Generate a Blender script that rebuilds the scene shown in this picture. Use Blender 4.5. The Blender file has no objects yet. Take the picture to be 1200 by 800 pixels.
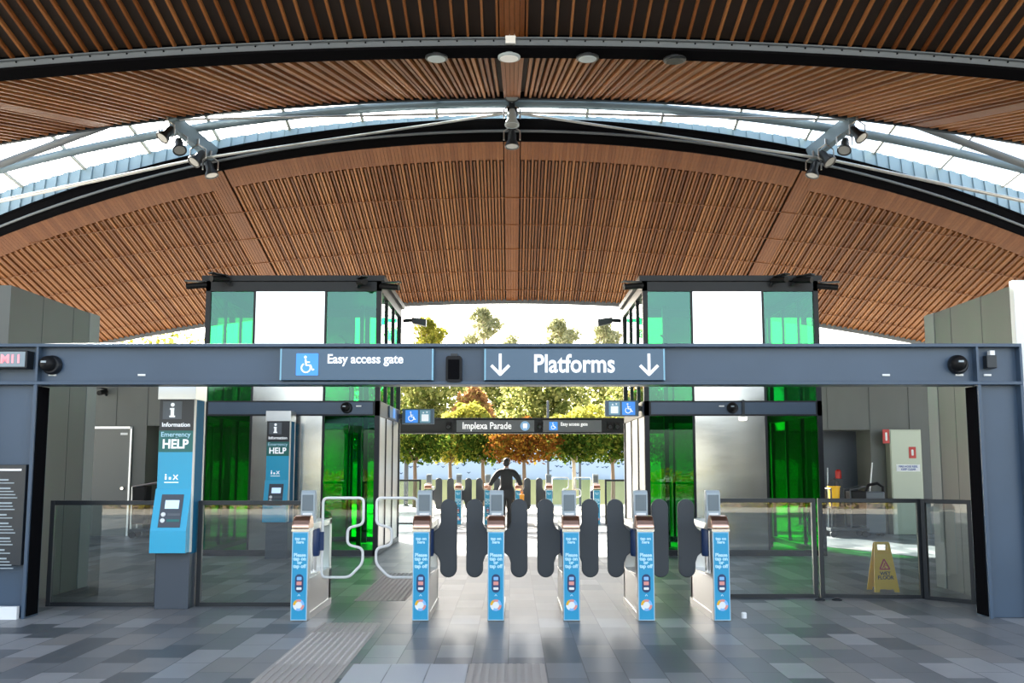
import bpy, bmesh, math, random
import numpy as np
from mathutils import Vector, Matrix

random.seed(7)
rng = np.random.default_rng(7)
SC = bpy.context.scene
COL = SC.collection
R = math.radians

# ------------------------------------------------------------------ materials
MATS = {}
def pm(name, color, rough=0.5, metal=0.0, spec=0.5, emit=None, estr=0.0):
    m = bpy.data.materials.new(name); m.use_nodes = True
    b = m.node_tree.nodes['Principled BSDF']
    b.inputs['Base Color'].default_value = (*color, 1)
    b.inputs['Roughness'].default_value = rough
    b.inputs['Metallic'].default_value = metal
    b.inputs['Specular IOR Level'].default_value = spec
    if emit:
        b.inputs['Emission Color'].default_value = (*emit, 1)
        b.inputs['Emission Strength'].default_value = estr
    MATS[name] = m
    return m

def nodes_of(m):
    nt = m.node_tree
    return nt, nt.nodes, nt.links

def add_noise_color(m, c1, c2, scale=6.0, stretch=(1, 1, 1), detail=3.0, rough_var=None):
    nt, N, L = nodes_of(m)
    b = N['Principled BSDF']
    tc = N.new('ShaderNodeTexCoord'); mp = N.new('ShaderNodeMapping')
    mp.inputs['Scale'].default_value = stretch
    nz = N.new('ShaderNodeTexNoise'); nz.inputs['Scale'].default_value = scale
    nz.inputs['Detail'].default_value = detail
    cr = N.new('ShaderNodeValToRGB')
    cr.color_ramp.elements[0].color = (*c1, 1); cr.color_ramp.elements[1].color = (*c2, 1)
    cr.color_ramp.elements[0].position = .3; cr.color_ramp.elements[1].position = .7
    L.new(tc.outputs['Object'], mp.inputs['Vector']); L.new(mp.outputs['Vector'], nz.inputs['Vector'])
    L.new(nz.outputs['Fac'], cr.inputs['Fac']); L.new(cr.outputs['Color'], b.inputs['Base Color'])
    if rough_var:
        mr = N.new('ShaderNodeMapRange')
        mr.inputs['To Min'].default_value = rough_var[0]; mr.inputs['To Max'].default_value = rough_var[1]
        L.new(nz.outputs['Fac'], mr.inputs['Value']); L.new(mr.outputs['Result'], b.inputs['Roughness'])
    return m

def island_color(m, cols, leaf=False):
    """colour picked per board / leaf"""
    nt, N, L = nodes_of(m)
    g = N.new('ShaderNodeNewGeometry'); cr = N.new('ShaderNodeValToRGB')
    el = cr.color_ramp.elements
    while len(el) < len(cols): el.new(0.5)
    for i, c in enumerate(cols):
        el[i].position = i / max(1, len(cols) - 1); el[i].color = (*c, 1)
    L.new(g.outputs['Random Per Island'], cr.inputs['Fac'])
    if not leaf:
        L.new(cr.outputs['Color'], N['Principled BSDF'].inputs['Base Color'])
    return cr

def wood(name, cols, rough=0.5):
    m = pm(name, cols[0], rough, 0, 0.12)
    cr = island_color(m, cols)
    nt, N, L = nodes_of(m)
    tc = N.new('ShaderNodeTexCoord'); mp = N.new('ShaderNodeMapping'); mp.inputs['Scale'].default_value = (14, 0.7, 14)
    nz = N.new('ShaderNodeTexNoise'); nz.inputs['Scale'].default_value = 2.5; nz.inputs['Detail'].default_value = 4
    mr = N.new('ShaderNodeMapRange'); mr.inputs['To Min'].default_value = .72; mr.inputs['To Max'].default_value = 1.22
    mx = N.new('ShaderNodeVectorMath'); mx.operation = 'SCALE'
    L.new(tc.outputs['Object'], mp.inputs['Vector']); L.new(mp.outputs['Vector'], nz.inputs['Vector'])
    L.new(nz.outputs['Fac'], mr.inputs['Value']); L.new(mr.outputs['Result'], mx.inputs['Scale'])
    L.new(cr.outputs['Color'], mx.inputs[0]); L.new(mx.outputs['Vector'], N['Principled BSDF'].inputs['Base Color'])
    return m

def leafmat(name, cols, trans=0.55):
    m = bpy.data.materials.new(name); m.use_nodes = True
    nt, N, L = nodes_of(m)
    for n in list(N): N.remove(n)
    out = N.new('ShaderNodeOutputMaterial')
    cr = island_color(m, cols, leaf=True)
    d = N.new('ShaderNodeBsdfDiffuse'); t = N.new('ShaderNodeBsdfTranslucent'); mx = N.new('ShaderNodeMixShader')
    mx.inputs[0].default_value = trans
    L.new(cr.outputs['Color'], d.inputs['Color']); L.new(cr.outputs['Color'], t.inputs['Color'])
    L.new(d.outputs[0], mx.inputs[1]); L.new(t.outputs[0], mx.inputs[2]); L.new(mx.outputs[0], out.inputs['Surface'])
    MATS[name] = m
    return m

def glassmat(name, tint, ior=1.5, rough=0.0, refl=(1, 1, 1)):
    m = bpy.data.materials.new(name); m.use_nodes = True
    nt, N, L = nodes_of(m)
    for n in list(N): N.remove(n)
    out = N.new('ShaderNodeOutputMaterial')
    tr = N.new('ShaderNodeBsdfTransparent'); tr.inputs['Color'].default_value = (*tint, 1)
    gl = N.new('ShaderNodeBsdfGlossy'); gl.inputs['Roughness'].default_value = rough
    gl.inputs['Color'].default_value = (*refl, 1)
    fr = N.new('ShaderNodeFresnel'); fr.inputs['IOR'].default_value = ior
    mx = N.new('ShaderNodeMixShader')
    ge = N.new('ShaderNodeNewGeometry'); iv = N.new('ShaderNodeMath'); iv.operation = 'SUBTRACT'; iv.inputs[0].default_value = 1.0
    ml = N.new('ShaderNodeMath'); ml.operation = 'MULTIPLY'
    L.new(ge.outputs['Backfacing'], iv.inputs[1]); L.new(iv.outputs[0], ml.inputs[0]); L.new(fr.outputs[0], ml.inputs[1])
    L.new(ml.outputs[0], mx.inputs[0]); L.new(tr.outputs[0], mx.inputs[1]); L.new(gl.outputs[0], mx.inputs[2])
    L.new(mx.outputs[0], out.inputs['Surface'])
    MATS[name] = m
    return m

wood('timber', [(.135, .042, .011), (.205, .073, .021), (.30, .124, .042), (.165, .056, .015)])
wood('timber_board', [(.15, .047, .012), (.18, .062, .018), (.21, .078, .025)])
pm('void', (.030, .019, .013), .9)
pm('roof_metal', (.35, .36, .37), .5, .2)
add_noise_color(pm('paint', (.045, .078, .125), .36, .0, .5), (.042, .073, .118), (.050, .085, .136), 1.2)
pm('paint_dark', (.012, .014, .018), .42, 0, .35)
pm('steel_dark', (.022, .026, .031), .35, .3)
pm('black', (.010, .010, .011), .5, 0, .2)
pm('matt_black', (.006, .006, .007), .8, 0, .0)
pm('reader_reflection', (.86, .56, .42), .32, 1.0)  # orange-brown metal colour stands in for the timber ceiling mirrored in the reader cap
pm('rubber', (.048, .055, .062), .6)
pm('stainless', (.60, .60, .59), .34, 1.0)
add_noise_color(pm('brushed', (.68, .68, .66), .2, 1.0), (.64, .64, .63), (.72, .72, .70), 2.0, (.6, .6, 3), rough_var=(.14, .22))
pm('chrome', (.75, .73, .70), .12, 1.0)
pm('tube_steel', (.66, .66, .63), .3, 1.0)
pm('grey_plastic', (.36, .42, .45), .4)
pm('arch_grey', (.15, .17, .19), .45, .2)
pm('gutter_blue', (.30, .40, .45), .45, .2)
pm('purlin', (.16, .22, .26), .4, .2)
pm('mullion', (.52, .50, .42), .5)
pm('lamp_glass', (.25, .26, .26), .15)
pm('lamp_white', (.8, .8, .78), .3)
pm('white', (.82, .83, .82), .45)
pm('letter', (.86, .88, .90), .4, emit=(.9, .95, 1), estr=.18)
pm('sign_board', (.06, .115, .18), .3)
pm('sign_edge', (.22, .46, .60), .3)
pm('sign_grey', (.10, .115, .13), .4)
pm('icon_blue', (.045, .24, .72), .4, emit=(.05, .28, .85), estr=.25)
pm('gate_blue', (.02, .31, .54), .35)
pm('gate_border', (.30, .58, .76), .35)
pm('gate_text', (.50, .80, .93), .4)
pm('navy', (.018, .045, .13), .35)
pm('board_dark', (.022, .028, .036), .25)
pm('pink', (.75, .30, .26), .4)
pm('sky_icon', (.25, .5, .85), .4)
pm('help_blue', (.03, .40, .63), .3)
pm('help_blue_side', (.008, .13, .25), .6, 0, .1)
pm('help_teal', (.012, .15, .135), .35)
pm('help_dark', (.022, .024, .028), .35)
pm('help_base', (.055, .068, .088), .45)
pm('screen', (.45, .62, .82), .2, emit=(.5, .68, .95), estr=.3)
pm('cream', (.72, .68, .60), .4)
add_noise_color(pm('cladding', (.105, .112, .102), .5), (.098, .105, .096), (.113, .121, .110), 1.5, (1, 1, .4))
pm('cladding_edge', (.24, .26, .25), .5)
pm('seam', (.07, .075, .075), .7)
pm('door_grey', (.15, .155, .14), .45)
pm('cabinet_steel', (.30, .33, .27), .30, .5)
pm('red', (.50, .028, .022), .4)
pm('yellow', (.80, .44, .012), .45)
pm('orange', (.85, .34, .02), .5)
pm('blue_ink', (.03, .08, .35), .5)
pm('skin', (.48, .27, .18), .55)
pm('suit', (.016, .016, .018), .75)
pm('shirt', (.55, .57, .60), .7)
pm('hair', (.010, .009, .008), .6)
pm('shoe', (.012, .011, .010), .35)
pm('eye', (.6, .6, .6), .3)
pm('bark', (.17, .12, .08), .9)
pm('pale_bark', (.42, .36, .28), .85)
pm('hoarding_blue', (.44, .56, .74), .6)
pm('hoarding_mark', (.05, .09, .20), .6)
add_noise_color(pm('plaza', (.60, .57, .50), .8), (.42, .40, .34), (.50, .47, .40), .6)
pm('grass_bank', (.42, .41, .16), .95)
pm('tactile', (.40, .37, .335), .6)
pm('pale_paver', (.42, .44, .46), .5)
pm('led_red', (.55, .2, .22), .3, emit=(1.0, .18, .22), estr=.7)
pm('head_screen', (.13, .17, .20), .2)
pm('led_panel', (.23, .29, .33), .25)
pm('lens', (.8, .8, .75), .2, emit=(1, .96, .85), estr=1.2)
leafmat('leaf_green', [(.014, .036, .006), (.035, .07, .010), (.075, .11, .015), (.15, .16, .025)])
leafmat('leaf_yellow', [(.16, .18, .03), (.30, .28, .04), (.40, .35, .07), (.20, .22, .04)])
leafmat('leaf_orange', [(.10, .035, .010), (.17, .06, .012), (.22, .11, .016), (.12, .09, .016)])
leafmat('leaf_olive', [(.08, .11, .03), (.18, .21, .06), (.32, .32, .11), (.46, .43, .16)])
leafmat('leaf_pale', [(.20, .22, .10), (.36, .36, .20), (.46, .44, .28), (.28, .30, .14)])
leafmat('leaf_pink', [(.34, .17, .07), (.46, .24, .11), (.40, .30, .08)])
glassmat('green_glass', (.05, .78, .26), 1.55, 0, (.6, 1, .8))
glassmat('green_glass_upper', (.12, .74, .42), 2.0, 0, (.50, .95, .80))
glassmat('clear_glass', (.93, .96, .95), 1.5)
glassmat('fence_glass', (.80, .86, .87), 1.75)
glassmat('wing_glass', (.86, .91, .92), 1.5)
glassmat('roof_glass', (.92, .96, .98), 1.3)

def tile_floor():
    m = pm('floor_tiles', (.14, .15, .16), .3, 0, .06)
    nt, N, L = nodes_of(m)
    b = N['Principled BSDF']
    tc = N.new('ShaderNodeTexCoord'); mp = N.new('ShaderNodeMapping')
    mp.inputs['Rotation'].default_value = (0, 0, R(90))
    mp.inputs['Location'].default_value = (.13, 0.03, 0)
    br = N.new('ShaderNodeTexBrick')
    br.offset = .37; br.offset_frequency = 2; br.squash = 1.0
    br.inputs['Color1'].default_value = (0, 0, 0, 1); br.inputs['Color2'].default_value = (1, 1, 1, 1)
    br.inputs['Mortar'].default_value = (.5, .5, .5, 1)
    br.inputs['Scale'].default_value = 1.0; br.inputs['Mortar Size'].default_value = .004
    br.inputs['Mortar Smooth'].default_value = .1; br.inputs['Bias'].default_value = 0
    br.inputs['Brick Width'].default_value = .6; br.inputs['Row Height'].default_value = .3
    L.new(tc.outputs['Object'], mp.inputs['Vector']); L.new(mp.outputs['Vector'], br.inputs['Vector'])
    cr = N.new('ShaderNodeValToRGB'); cr.color_ramp.interpolation = 'CONSTANT'
    el = cr.color_ramp.elements
    cols = [(0, (.10, .113, .122)), (.14, (.150, .163, .172)), (.40, (.19, .20, .207)), (.62, (.22, .218, .213)), (.80, (.28, .29, .296))]
    while len(el) < len(cols): el.new(.5)
    for i, (p, c) in enumerate(cols): el[i].position = p; el[i].color = (*c, 1)
    L.new(br.outputs['Color'], cr.inputs['Fac'])
    mx = N.new('ShaderNodeMix'); mx.data_type = 'RGBA'
    mx.inputs[7].default_value = (.09, .095, .10, 1)
    L.new(br.outputs['Fac'], mx.inputs[0]); L.new(cr.outputs['Color'], mx.inputs[6])
    nz = N.new('ShaderNodeTexNoise'); nz.inputs['Scale'].default_value = 3.0; nz.inputs['Detail'].default_value = 5
    L.new(tc.outputs['Object'], nz.inputs['Vector'])
    mr = N.new('ShaderNodeMapRange'); mr.inputs['To Min'].default_value = .85; mr.inputs['To Max'].default_value = 1.15
    L.new(nz.outputs['Fac'], mr.inputs['Value'])
    sc = N.new('ShaderNodeVectorMath'); sc.operation = 'SCALE'
    L.new(mx.outputs[2], sc.inputs[0]); L.new(mr.outputs['Result'], sc.inputs['Scale'])
    L.new(sc.outputs['Vector'], b.inputs['Base Color'])
    r2 = N.new('ShaderNodeMapRange'); r2.inputs['To Min'].default_value = .30; r2.inputs['To Max'].default_value = .40
    L.new(nz.outputs['Fac'], r2.inputs['Value']); L.new(r2.outputs['Result'], b.inputs['Roughness'])
    bp = N.new('ShaderNodeBump'); bp.inputs['Strength'].default_value = .25; bp.inputs['Distance'].default_value = .003; bp.invert = True
    L.new(br.outputs['Fac'], bp.inputs['Height']); L.new(bp.outputs['Normal'], b.inputs['Normal'])
tile_floor()

# ------------------------------------------------------------------ mesh builder
class MB:
    def __init__(self): self.v = []; self.f = []; self.mi = []
    def _add(self, vs, fs, m=0):
        o = len(self.v); self.v += [tuple(p) for p in vs]
        for f in fs: self.f.append(tuple(o + i for i in f)); self.mi.append(m)
    def box(self, x0, x1, y0, y1, z0, z1, m=0):
        vs = [(x0, y0, z0), (x1, y0, z0), (x1, y1, z0), (x0, y1, z0), (x0, y0, z1), (x1, y0, z1), (x1, y1, z1), (x0, y1, z1)]
        self._add(vs, [(0, 3, 2, 1), (4, 5, 6, 7), (0, 1, 5, 4), (1, 2, 6, 5), (2, 3, 7, 6), (3, 0, 4, 7)], m); return self
    def hexa(self, vs, m=0):
        self._add(vs, [(0, 3, 2, 1), (4, 5, 6, 7), (0, 1, 5, 4), (1, 2, 6, 5), (2, 3, 7, 6), (3, 0, 4, 7)], m); return self
    def bar(self, p0, p1, w, h, m=0, up=(0, 0, 1)):
        p0, p1 = Vector(p0), Vector(p1); d = (p1 - p0).normalized(); up = Vector(up)
        s = d.cross(up)
        if s.length < 1e-5: s = d.cross(Vector((0, 1, 0)))
        s.normalize(); u = s.cross(d).normalized()
        q = lambda p: [p - s * w / 2 - u * h / 2, p + s * w / 2 - u * h / 2, p + s * w / 2 + u * h / 2, p - s * w / 2 + u * h / 2]
        self._add(q(p0) + q(p1), [(3, 2, 1, 0), (4, 5, 6, 7), (0, 1, 5, 4), (1, 2, 6, 5), (2, 3, 7, 6), (3, 0, 4, 7)], m); return self
    def tube(self, pts, r, n=10, m=0, closed=False, cap=True):
        pts = [Vector(p) for p in pts]; k = len(pts)
        rs = r if isinstance(r, (list, tuple)) else [r] * k
        ref = None; rings = []
        for i, p in enumerate(pts):
            if closed: d = (pts[(i + 1) % k] - pts[i - 1])
            else: d = pts[min(i + 1, k - 1)] - pts[max(i - 1, 0)]
            d.normalize()
            if ref is None:
                ref = Vector((0, 0, 1)) if abs(d.z) < .9 else Vector((0, 1, 0))
            a = d.cross(ref)
            if a.length < 1e-4: a = d.cross(Vector((1, 0.1, 0)))
            a.normalize(); b = a.cross(d).normalized(); ref = b
            rings.append([p + (a * math.cos(2 * math.pi * j / n) + b * math.sin(2 * math.pi * j / n)) * rs[i] for j in range(n)])
        vs = [q for rg in rings for q in rg]; fs = []
        for i in range(k if closed else k - 1):
            a, b = i * n, ((i + 1) % k) * n
            for j in range(n): fs.append((a + j, a + (j + 1) % n, b + (j + 1) % n, b + j))
        if cap and not closed:
            fs.append(tuple(reversed(range(n)))); fs.append(tuple((k - 1) * n + j for j in range(n)))
        self._add(vs, fs, m); return self
    def lathe(self, prof, c=(0, 0, 0), axis='z', n=20, m=0):
        """prof: list of (r, t) along axis"""
        vs = []; fs = []
        for r, t in prof:
            for j in range(n):
                a = 2 * math.pi * j / n; x, y = r * math.cos(a), r * math.sin(a)
                p = (x, y, t) if axis == 'z' else ((x, t, y) if axis == 'y' else (t, x, y))
                vs.append((c[0] + p[0], c[1] + p[1], c[2] + p[2]))
        for i in range(len(prof) - 1):
            for j in range(n): fs.append((i * n + j, i * n + (j + 1) % n, (i + 1) * n + (j + 1) % n, (i + 1) * n + j))
        fs.append(tuple(reversed(range(n)))); fs.append(tuple((len(prof) - 1) * n + j for j in range(n)))
        self._add(vs, fs, m); return self
    def prism(self, pts, t0, t1, axis='y', m=0):
        """pts 2D polygon; axis y: pts are (x,z); axis x: (y,z); axis z: (x,y)"""
        k = len(pts)
        def P(p, t): return (p[0], t, p[1]) if axis == 'y' else ((t, p[0], p[1]) if axis == 'x' else (p[0], p[1], t))
        vs = [P(p, t0) for p in pts] + [P(p, t1) for p in pts]
        fs = [tuple(range(k)), tuple(reversed(range(k, 2 * k)))] + [(i, k + i, k + (i + 1) % k, (i + 1) % k) for i in range(k)]
        self._add(vs, fs, m); return self
    def disc(self, cx, cz, r, y0, y1, n=20, m=0):
        return self.prism([(cx + r * math.cos(2 * math.pi * i / n), cz + r * math.sin(2 * math.pi * i / n)) for i in range(n)], y0, y1, 'y', m)
    def ring(self, cx, cz, r0, r1, y0, y1, a0=0, a1=360, n=24, m=0):
        pts = [(cx + r1 * math.cos(R(a0 + (a1 - a0) * i / n)), cz + r1 * math.sin(R(a0 + (a1 - a0) * i / n))) for i in range(n + 1)]
        pin = [(cx + r0 * math.cos(R(a0 + (a1 - a0) * i / n)), cz + r0 * math.sin(R(a0 + (a1 - a0) * i / n))) for i in range(n + 1)]
        for i in range(n):
            self.prism([pin[i], pts[i], pts[i + 1], pin[i + 1]], y0, y1, 'y', m)
        return self
    def stroke(self, p0, p1, w, y0, y1, m=0):
        """flat stroke between 2D (x,z) points"""
        a, b = Vector((p0[0], p0[1])), Vector((p1[0], p1[1])); d = (b - a).normalized(); s = Vector((-d.y, d.x)) * w / 2
        return self.prism([tuple(a - s), tuple(b - s), tuple(b + s), tuple(a + s)], y0, y1, 'y', m)
    def build(self, name, mats, parent=None, smooth=False, bevel=0):
        if not isinstance(mats, (list, tuple)): mats = [mats]
        me = bpy.data.meshes.new(name); me.from_pydata(self.v, [], self.f)
        for mt in mats: me.materials.append(MATS[mt] if isinstance(mt, str) else mt)
        if len(mats) > 1: me.polygons.foreach_set('material_index', self.mi)
        bm = bmesh.new(); bm.from_mesh(me); bmesh.ops.recalc_face_normals(bm, faces=bm.faces); bm.to_mesh(me); bm.free()
        if smooth: me.polygons.foreach_set('use_smooth', [True] * len(me.polygons))
        o = bpy.data.objects.new(name, me); COL.objects.link(o)
        if parent: o.parent = parent
        if bevel:
            md = o.modifiers.new('Bevel', 'BEVEL'); md.width = bevel; md.segments = 2; md.limit_method = 'ANGLE'
        if smooth:
            try:
                me.set_sharp_from_angle(angle=R(40))
            except Exception: pass
        return o

def thing(name, label, cat, loc=(0, 0, 0), rotz=0, group=None):
    o = bpy.data.objects.new(name, None); COL.objects.link(o)
    o.empty_display_size = .1
    o.location = loc; o.rotation_euler = (0, 0, rotz); o['label'] = label; o['category'] = cat
    if group: o['group'] = group
    return o
def tag(o, label=None, cat=None, group=None, kind=None):
    if label: o['label'] = label
    if cat: o['category'] = cat
    if group: o['group'] = group
    if kind: o['kind'] = kind
    return o
def copy_thing(root, loc, label=None, rotz=None, group=None):
    r = root.copy(); COL.objects.link(r); r.location = loc
    if rotz is not None: r.rotation_euler = (0, 0, rotz)
    if label: r['label'] = label
    if group: r['group'] = group
    for ch in list(root.children):
        c = ch.copy(); COL.objects.link(c); c.parent = r
        for g in ch.children:
            d = g.copy(); COL.objects.link(d); d.parent = c
    return r
def text(body, size, loc, mat, parent=None, align='CENTER', name='lettering', bold=0.0, depth=.002, sx=1.0, spacing=1.0):
    cu = bpy.data.curves.new('txt', 'FONT'); cu.body = body; cu.size = size; cu.align_x = align; cu.align_y = 'CENTER'
    cu.extrude = depth; cu.offset = bold; cu.space_line = spacing; cu.resolution_u = 4
    o = bpy.data.objects.new('txt', cu); COL.objects.link(o)
    dg = bpy.context.evaluated_depsgraph_get()
    me = bpy.data.meshes.new_from_object(o.evaluated_get(dg))
    bpy.data.objects.remove(o); bpy.data.curves.remove(cu)
    me.transform(Matrix.Translation(loc) @ Matrix.Rotation(R(90), 4, 'X') @ Matrix.Diagonal((sx, 1, 1, 1)))
    me.materials.clear(); me.materials.append(MATS[mat]); me.name = name
    q = bpy.data.objects.new(name, me); COL.objects.link(q)
    if parent: q.parent = parent
    return q
def rounded(x0, x1, z0, z1, r, n=6):
    pts = []
    for cx, cz, a in ((x1 - r, z0 + r, -90), (x1 - r, z1 - r, 0), (x0 + r, z1 - r, 90), (x0 + r, z0 + r, 180)):
        for i in range(n + 1):
            t = R(a + 90 * i / n); pts.append((cx + r * math.cos(t), cz + r * math.sin(t)))
    return pts
def wheelchair(mb, cx, cz, s, y0, y1):
    """accessibility pictogram, s = height"""
    k = s / 100.0
    P = lambda x, z: (cx + (x - 50) * k, cz + (z - 50) * k)
    mb.disc(*P(40, 92), 8 * k, y0, y1, 14)
    mb.stroke(P(41, 80), P(45, 45), 9 * k, y0, y1)
    mb.stroke(P(42, 63), P(66, 63), 7 * k, y0, y1)
    mb.stroke(P(43, 45), P(71, 45), 8 * k, y0, y1)
    mb.stroke(P(70, 47), P(82, 16), 8 * k, y0, y1)
    mb.stroke(P(80, 17), P(92, 22), 7 * k, y0, y1)
    c = P(44, 30); mb.ring(c[0], c[1], 22 * k, 30 * k, y0, y1, 120, 395, 20)

# ------------------------------------------------------------------ roof surfaces
def bigR(Y): t = min(1, max(0, (Y - 13.7) / 6.7)); return 75 + (57.5 - 75) * t
zV = lambda X: -X * X / 150
zA = lambda X, Y: 7.36 + (13.4 - Y) * .22 + zV(X)
zB = lambda X, Y: 7.28 + (Y - 13.85) * .276 - X * X / (2 * bigR(Y))
zC = lambda X, Y: 8.34 - (Y - 20.8) * .255 - X * X / 114
YeC = lambda X: 20.85 + .0135 * X * X
YB1 = 20.4; YC1 = 29.03; XM = 15.2
DEP = .13          # slat depth

def slat_roof(name, zf, y0f, y1f, pitch, w, label, solid=(), board_len=0, batten=(), stagger=0.0, DEP=.13):
    mb = MB()
    def slat(xa, xb, ya0, ya1, h, m, n=1, dz=0):
        for i in range(n):
            a = ya0 + (ya1 - ya0) * i / n; b = ya0 + (ya1 - ya0) * (i + 1) / n
            vs = []
            for yy in (a, b):
                for xx, up in ((xa, 0), (xb, 0), (xb, h), (xa, h)): vs.append((xx, yy, zf(xx, yy) + up + dz))
            mb._add(vs, [(0, 1, 2, 3), (7, 6, 5, 4), (0, 4, 5, 1), (1, 5, 6, 2), (2, 6, 7, 3), (3, 7, 4, 0)], m)
    k = int(XM / pitch)
    for i in range(-k, k + 1):
        x = i * pitch
        if any(abs(x - s) < .17 + w / 2 for s in solid): continue
        ya, yb = y0f(x), y1f(x)
        if board_len:
            slat(x - pitch * .48, x + pitch * .48, ya, ya + board_len, .03, 1)
            ya += board_len + (.10 if i % 2 else 0)
        dz = stagger if i % 2 else 0.0
        slat(x - w / 2, x + w / 2, ya, yb, DEP - dz, 0, 1, dz)
    for s in solid:
        n = 5; ww = .34 / n
        for j in range(n):
            xa = s - .17 + j * ww
            slat(xa + .003, xa + ww - .003, y0f(s), y1f(s), .05, 1)
    # battens behind the slat faces
    for yb in batten:
        xs = np.linspace(-XM, XM, 61)
        for a, b in zip(xs[:-1], xs[1:]):
            if yb < y0f((a + b) / 2) + board_len: continue
            lo, hi = -.012, -.001
            mb._add([(a, yb, zf(a, yb) + lo), (b, yb, zf(b, yb) + lo), (b, yb + .03, zf(b, yb) + lo), (a, yb + .03, zf(a, yb) + lo),
                     (a, yb, zf(a, yb) + hi), (b, yb, zf(b, yb) + hi), (b, yb + .03, zf(b, yb) + hi), (a, yb + .03, zf(a, yb) + hi)],
                    [(0, 3, 2, 1), (4, 5, 6, 7), (0, 1, 5, 4), (1, 2, 6, 5), (2, 3, 7, 6), (3, 0, 4, 7)], 1)
    # dark backing and metal roof slab above
    xs = np.linspace(-XM, XM, 41); ny = 5
    for a, b in zip(xs[:-1], xs[1:]):
        for j in range(ny):
            vs = []
            for up in (DEP + .004, DEP + .28):
                for xx, tt in ((a, j / ny), (b, j / ny), (b, (j + 1) / ny), (a, (j + 1) / ny)):
                    yy = y0f(xx) + (y1f(xx) - y0f(xx)) * tt
                    vs.append((xx, yy, zf(xx, yy) + up))
            mb._add(vs, [(0, 3, 2, 1)], 2); mb._add(vs, [(4, 5, 6, 7), (0, 1, 5, 4), (1, 2, 6, 5), (2, 3, 7, 6), (3, 0, 4, 7)], 3)
    o = mb.build(name, ['timber', 'timber_board', 'void', 'roof_metal'])
    tag(o, label, 'ceiling', kind='structure')
    return o
slat_roof('ceiling', zC, YeC, lambda x: YC1, .075, .045, 'timber slat ceiling sloping down behind the glass lifts', (-12.8, -6.4, 0, 6.4, 12.8), .74, (23.2, 24.5, 25.8, 27.1, 28.3), .03)
slat_roof('ceiling', zB, lambda x: 13.72, lambda x: YB1, .0935, .048, 'timber slat ceiling rising from the black arch to the skylight', (-8.35, 0, 8.35), 0, (), .03)
slat_roof('ceiling', zA, lambda x: 7.5, lambda x: 13.42, .2, .030, 'dark timber slat ceiling nearest overhead', (0,), DEP=.065)

def arch(mb, Y0f, z0f, dy, dz, n=48, m=0, X0=-XM, X1=XM):
    """box section swept across X. Y0f(X): front face Y; z0f(X): underside z"""
    xs = np.linspace(X0, X1, n + 1); vs = []
    for x in xs:
        y, z = Y0f(x), z0f(x)
        vs += [(x, y, z), (x, y + dy, z), (x, y + dy, z + dz), (x, y, z + dz)]
    fs = []
    for i in range(n):
        a, b = 4 * i, 4 * i + 4
        for j in range(4): fs.append((a + j, a + (j + 1) % 4, b + (j + 1) % 4, b + j))
    fs += [(0, 1, 2, 3), (4 * n, 4 * n + 3, 4 * n + 2, 4 * n + 1)]
    mb._add(vs, fs, m)
def arch_tube(mb, Yf, zf, r, n=48, m=0, X0=-XM, X1=XM):
    mb.tube([(x, Yf(x), zf(x)) for x in np.linspace(X0, X1, n + 1)], r, 10, m)

t1 = MB()
arch(t1, lambda x: 13.36, lambda x: 7.215 + zV(x), .36, .035, m=0)
arch(t1, lambda x: 13.40, lambda x: 7.25 + zV(x), .02, .10, m=1)
arch(t1, lambda x: 13.44, lambda x: 7.25 + zV(x), .27, .62, m=0)
arch(t1, lambda x: 13.34, lambda x: 7.345 + zV(x), .06, .015, m=1)
for i in range(-60, 61):
    t1.box(i * .25 - .01, i * .25 + .01, 13.385, 13.40, 7.32 + zV(i * .25), 7.34 + zV(i * .25), 0)
o = t1.build('trim_1', ['matt_black', 'arch_grey']); tag(o, 'black steel valley arch between the two nearest ceilings', 'beam', kind='structure')
t2 = MB()
e = lambda x: zC(x, YeC(x))
arch(t2, lambda x: YeC(x) - .02, lambda x: e(x) - .01, .25, .16)
arch(t2, lambda x: YeC(x) - .03, lambda x: e(x) + .14, .04, .32)
arch(t2, lambda x: YeC(x) - .05, lambda x: e(x) + .42, .25, .05)
arch_tube(t2, lambda x: YeC(x) - .04, lambda x: e(x) + .20, .028, m=1)
o = t2.build('trim_2', ['matt_black', 'arch_grey']); tag(o, 'black steel arch carrying the far timber ceiling', 'beam', kind='structure')
t6 = MB(); arch(t6, lambda x: YC1 + .01, lambda x: zC(x, YC1) - .09, .05, .50)
o = t6.build('trim_6', ['arch_grey']); tag(o, 'grey edge fascia at the back of the far timber ceiling', 'trim', kind='structure')
# ribbed blue gutter above that arch
t3 = MB()
hf = lambda x: .66 + .0036 * x * x
xs = np.linspace(-XM, XM, 205)
for i, (a, b) in enumerate(zip(xs[:-1], xs[1:])):
    off = .035 if i % 2 else 0.0
    vs = []
    for yy in (0, .05):
        for xx, top in ((a, 0), (b, 0), (b, 1), (a, 1)):
            vs.append((xx, YeC(xx) + .16 + off + yy + top * .10, e(xx) + (hf(xx) if top else .46)))
    t3.hexa([vs[0], vs[1], vs[5], vs[4], vs[3], vs[2], vs[6], vs[7]], 0)
o = t3.build('trim_3', ['gutter_blue']); tag(o, 'ribbed pale blue metal upstand above the far arch', 'trim', kind='structure')
# purlin tube in the skylight
t4 = MB()
arch_tube(t4, lambda x: 20.6 + .007 * x * x, lambda x: 9.05 - .0096 * x * x, .095)
o = t4.build('trim_4', ['purlin'], smooth=True); tag(o, 'grey steel purlin running through the skylight', 'beam', kind='structure')
t5 = MB()
arch(t5, lambda x: YB1 - .03, lambda x: zB(x, YB1) - .02, .10, .22)
o = t5.build('trim_5', ['steel_dark']); tag(o, 'dark edge arch of the near ceiling at the skylight', 'beam', kind='structure')
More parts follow.
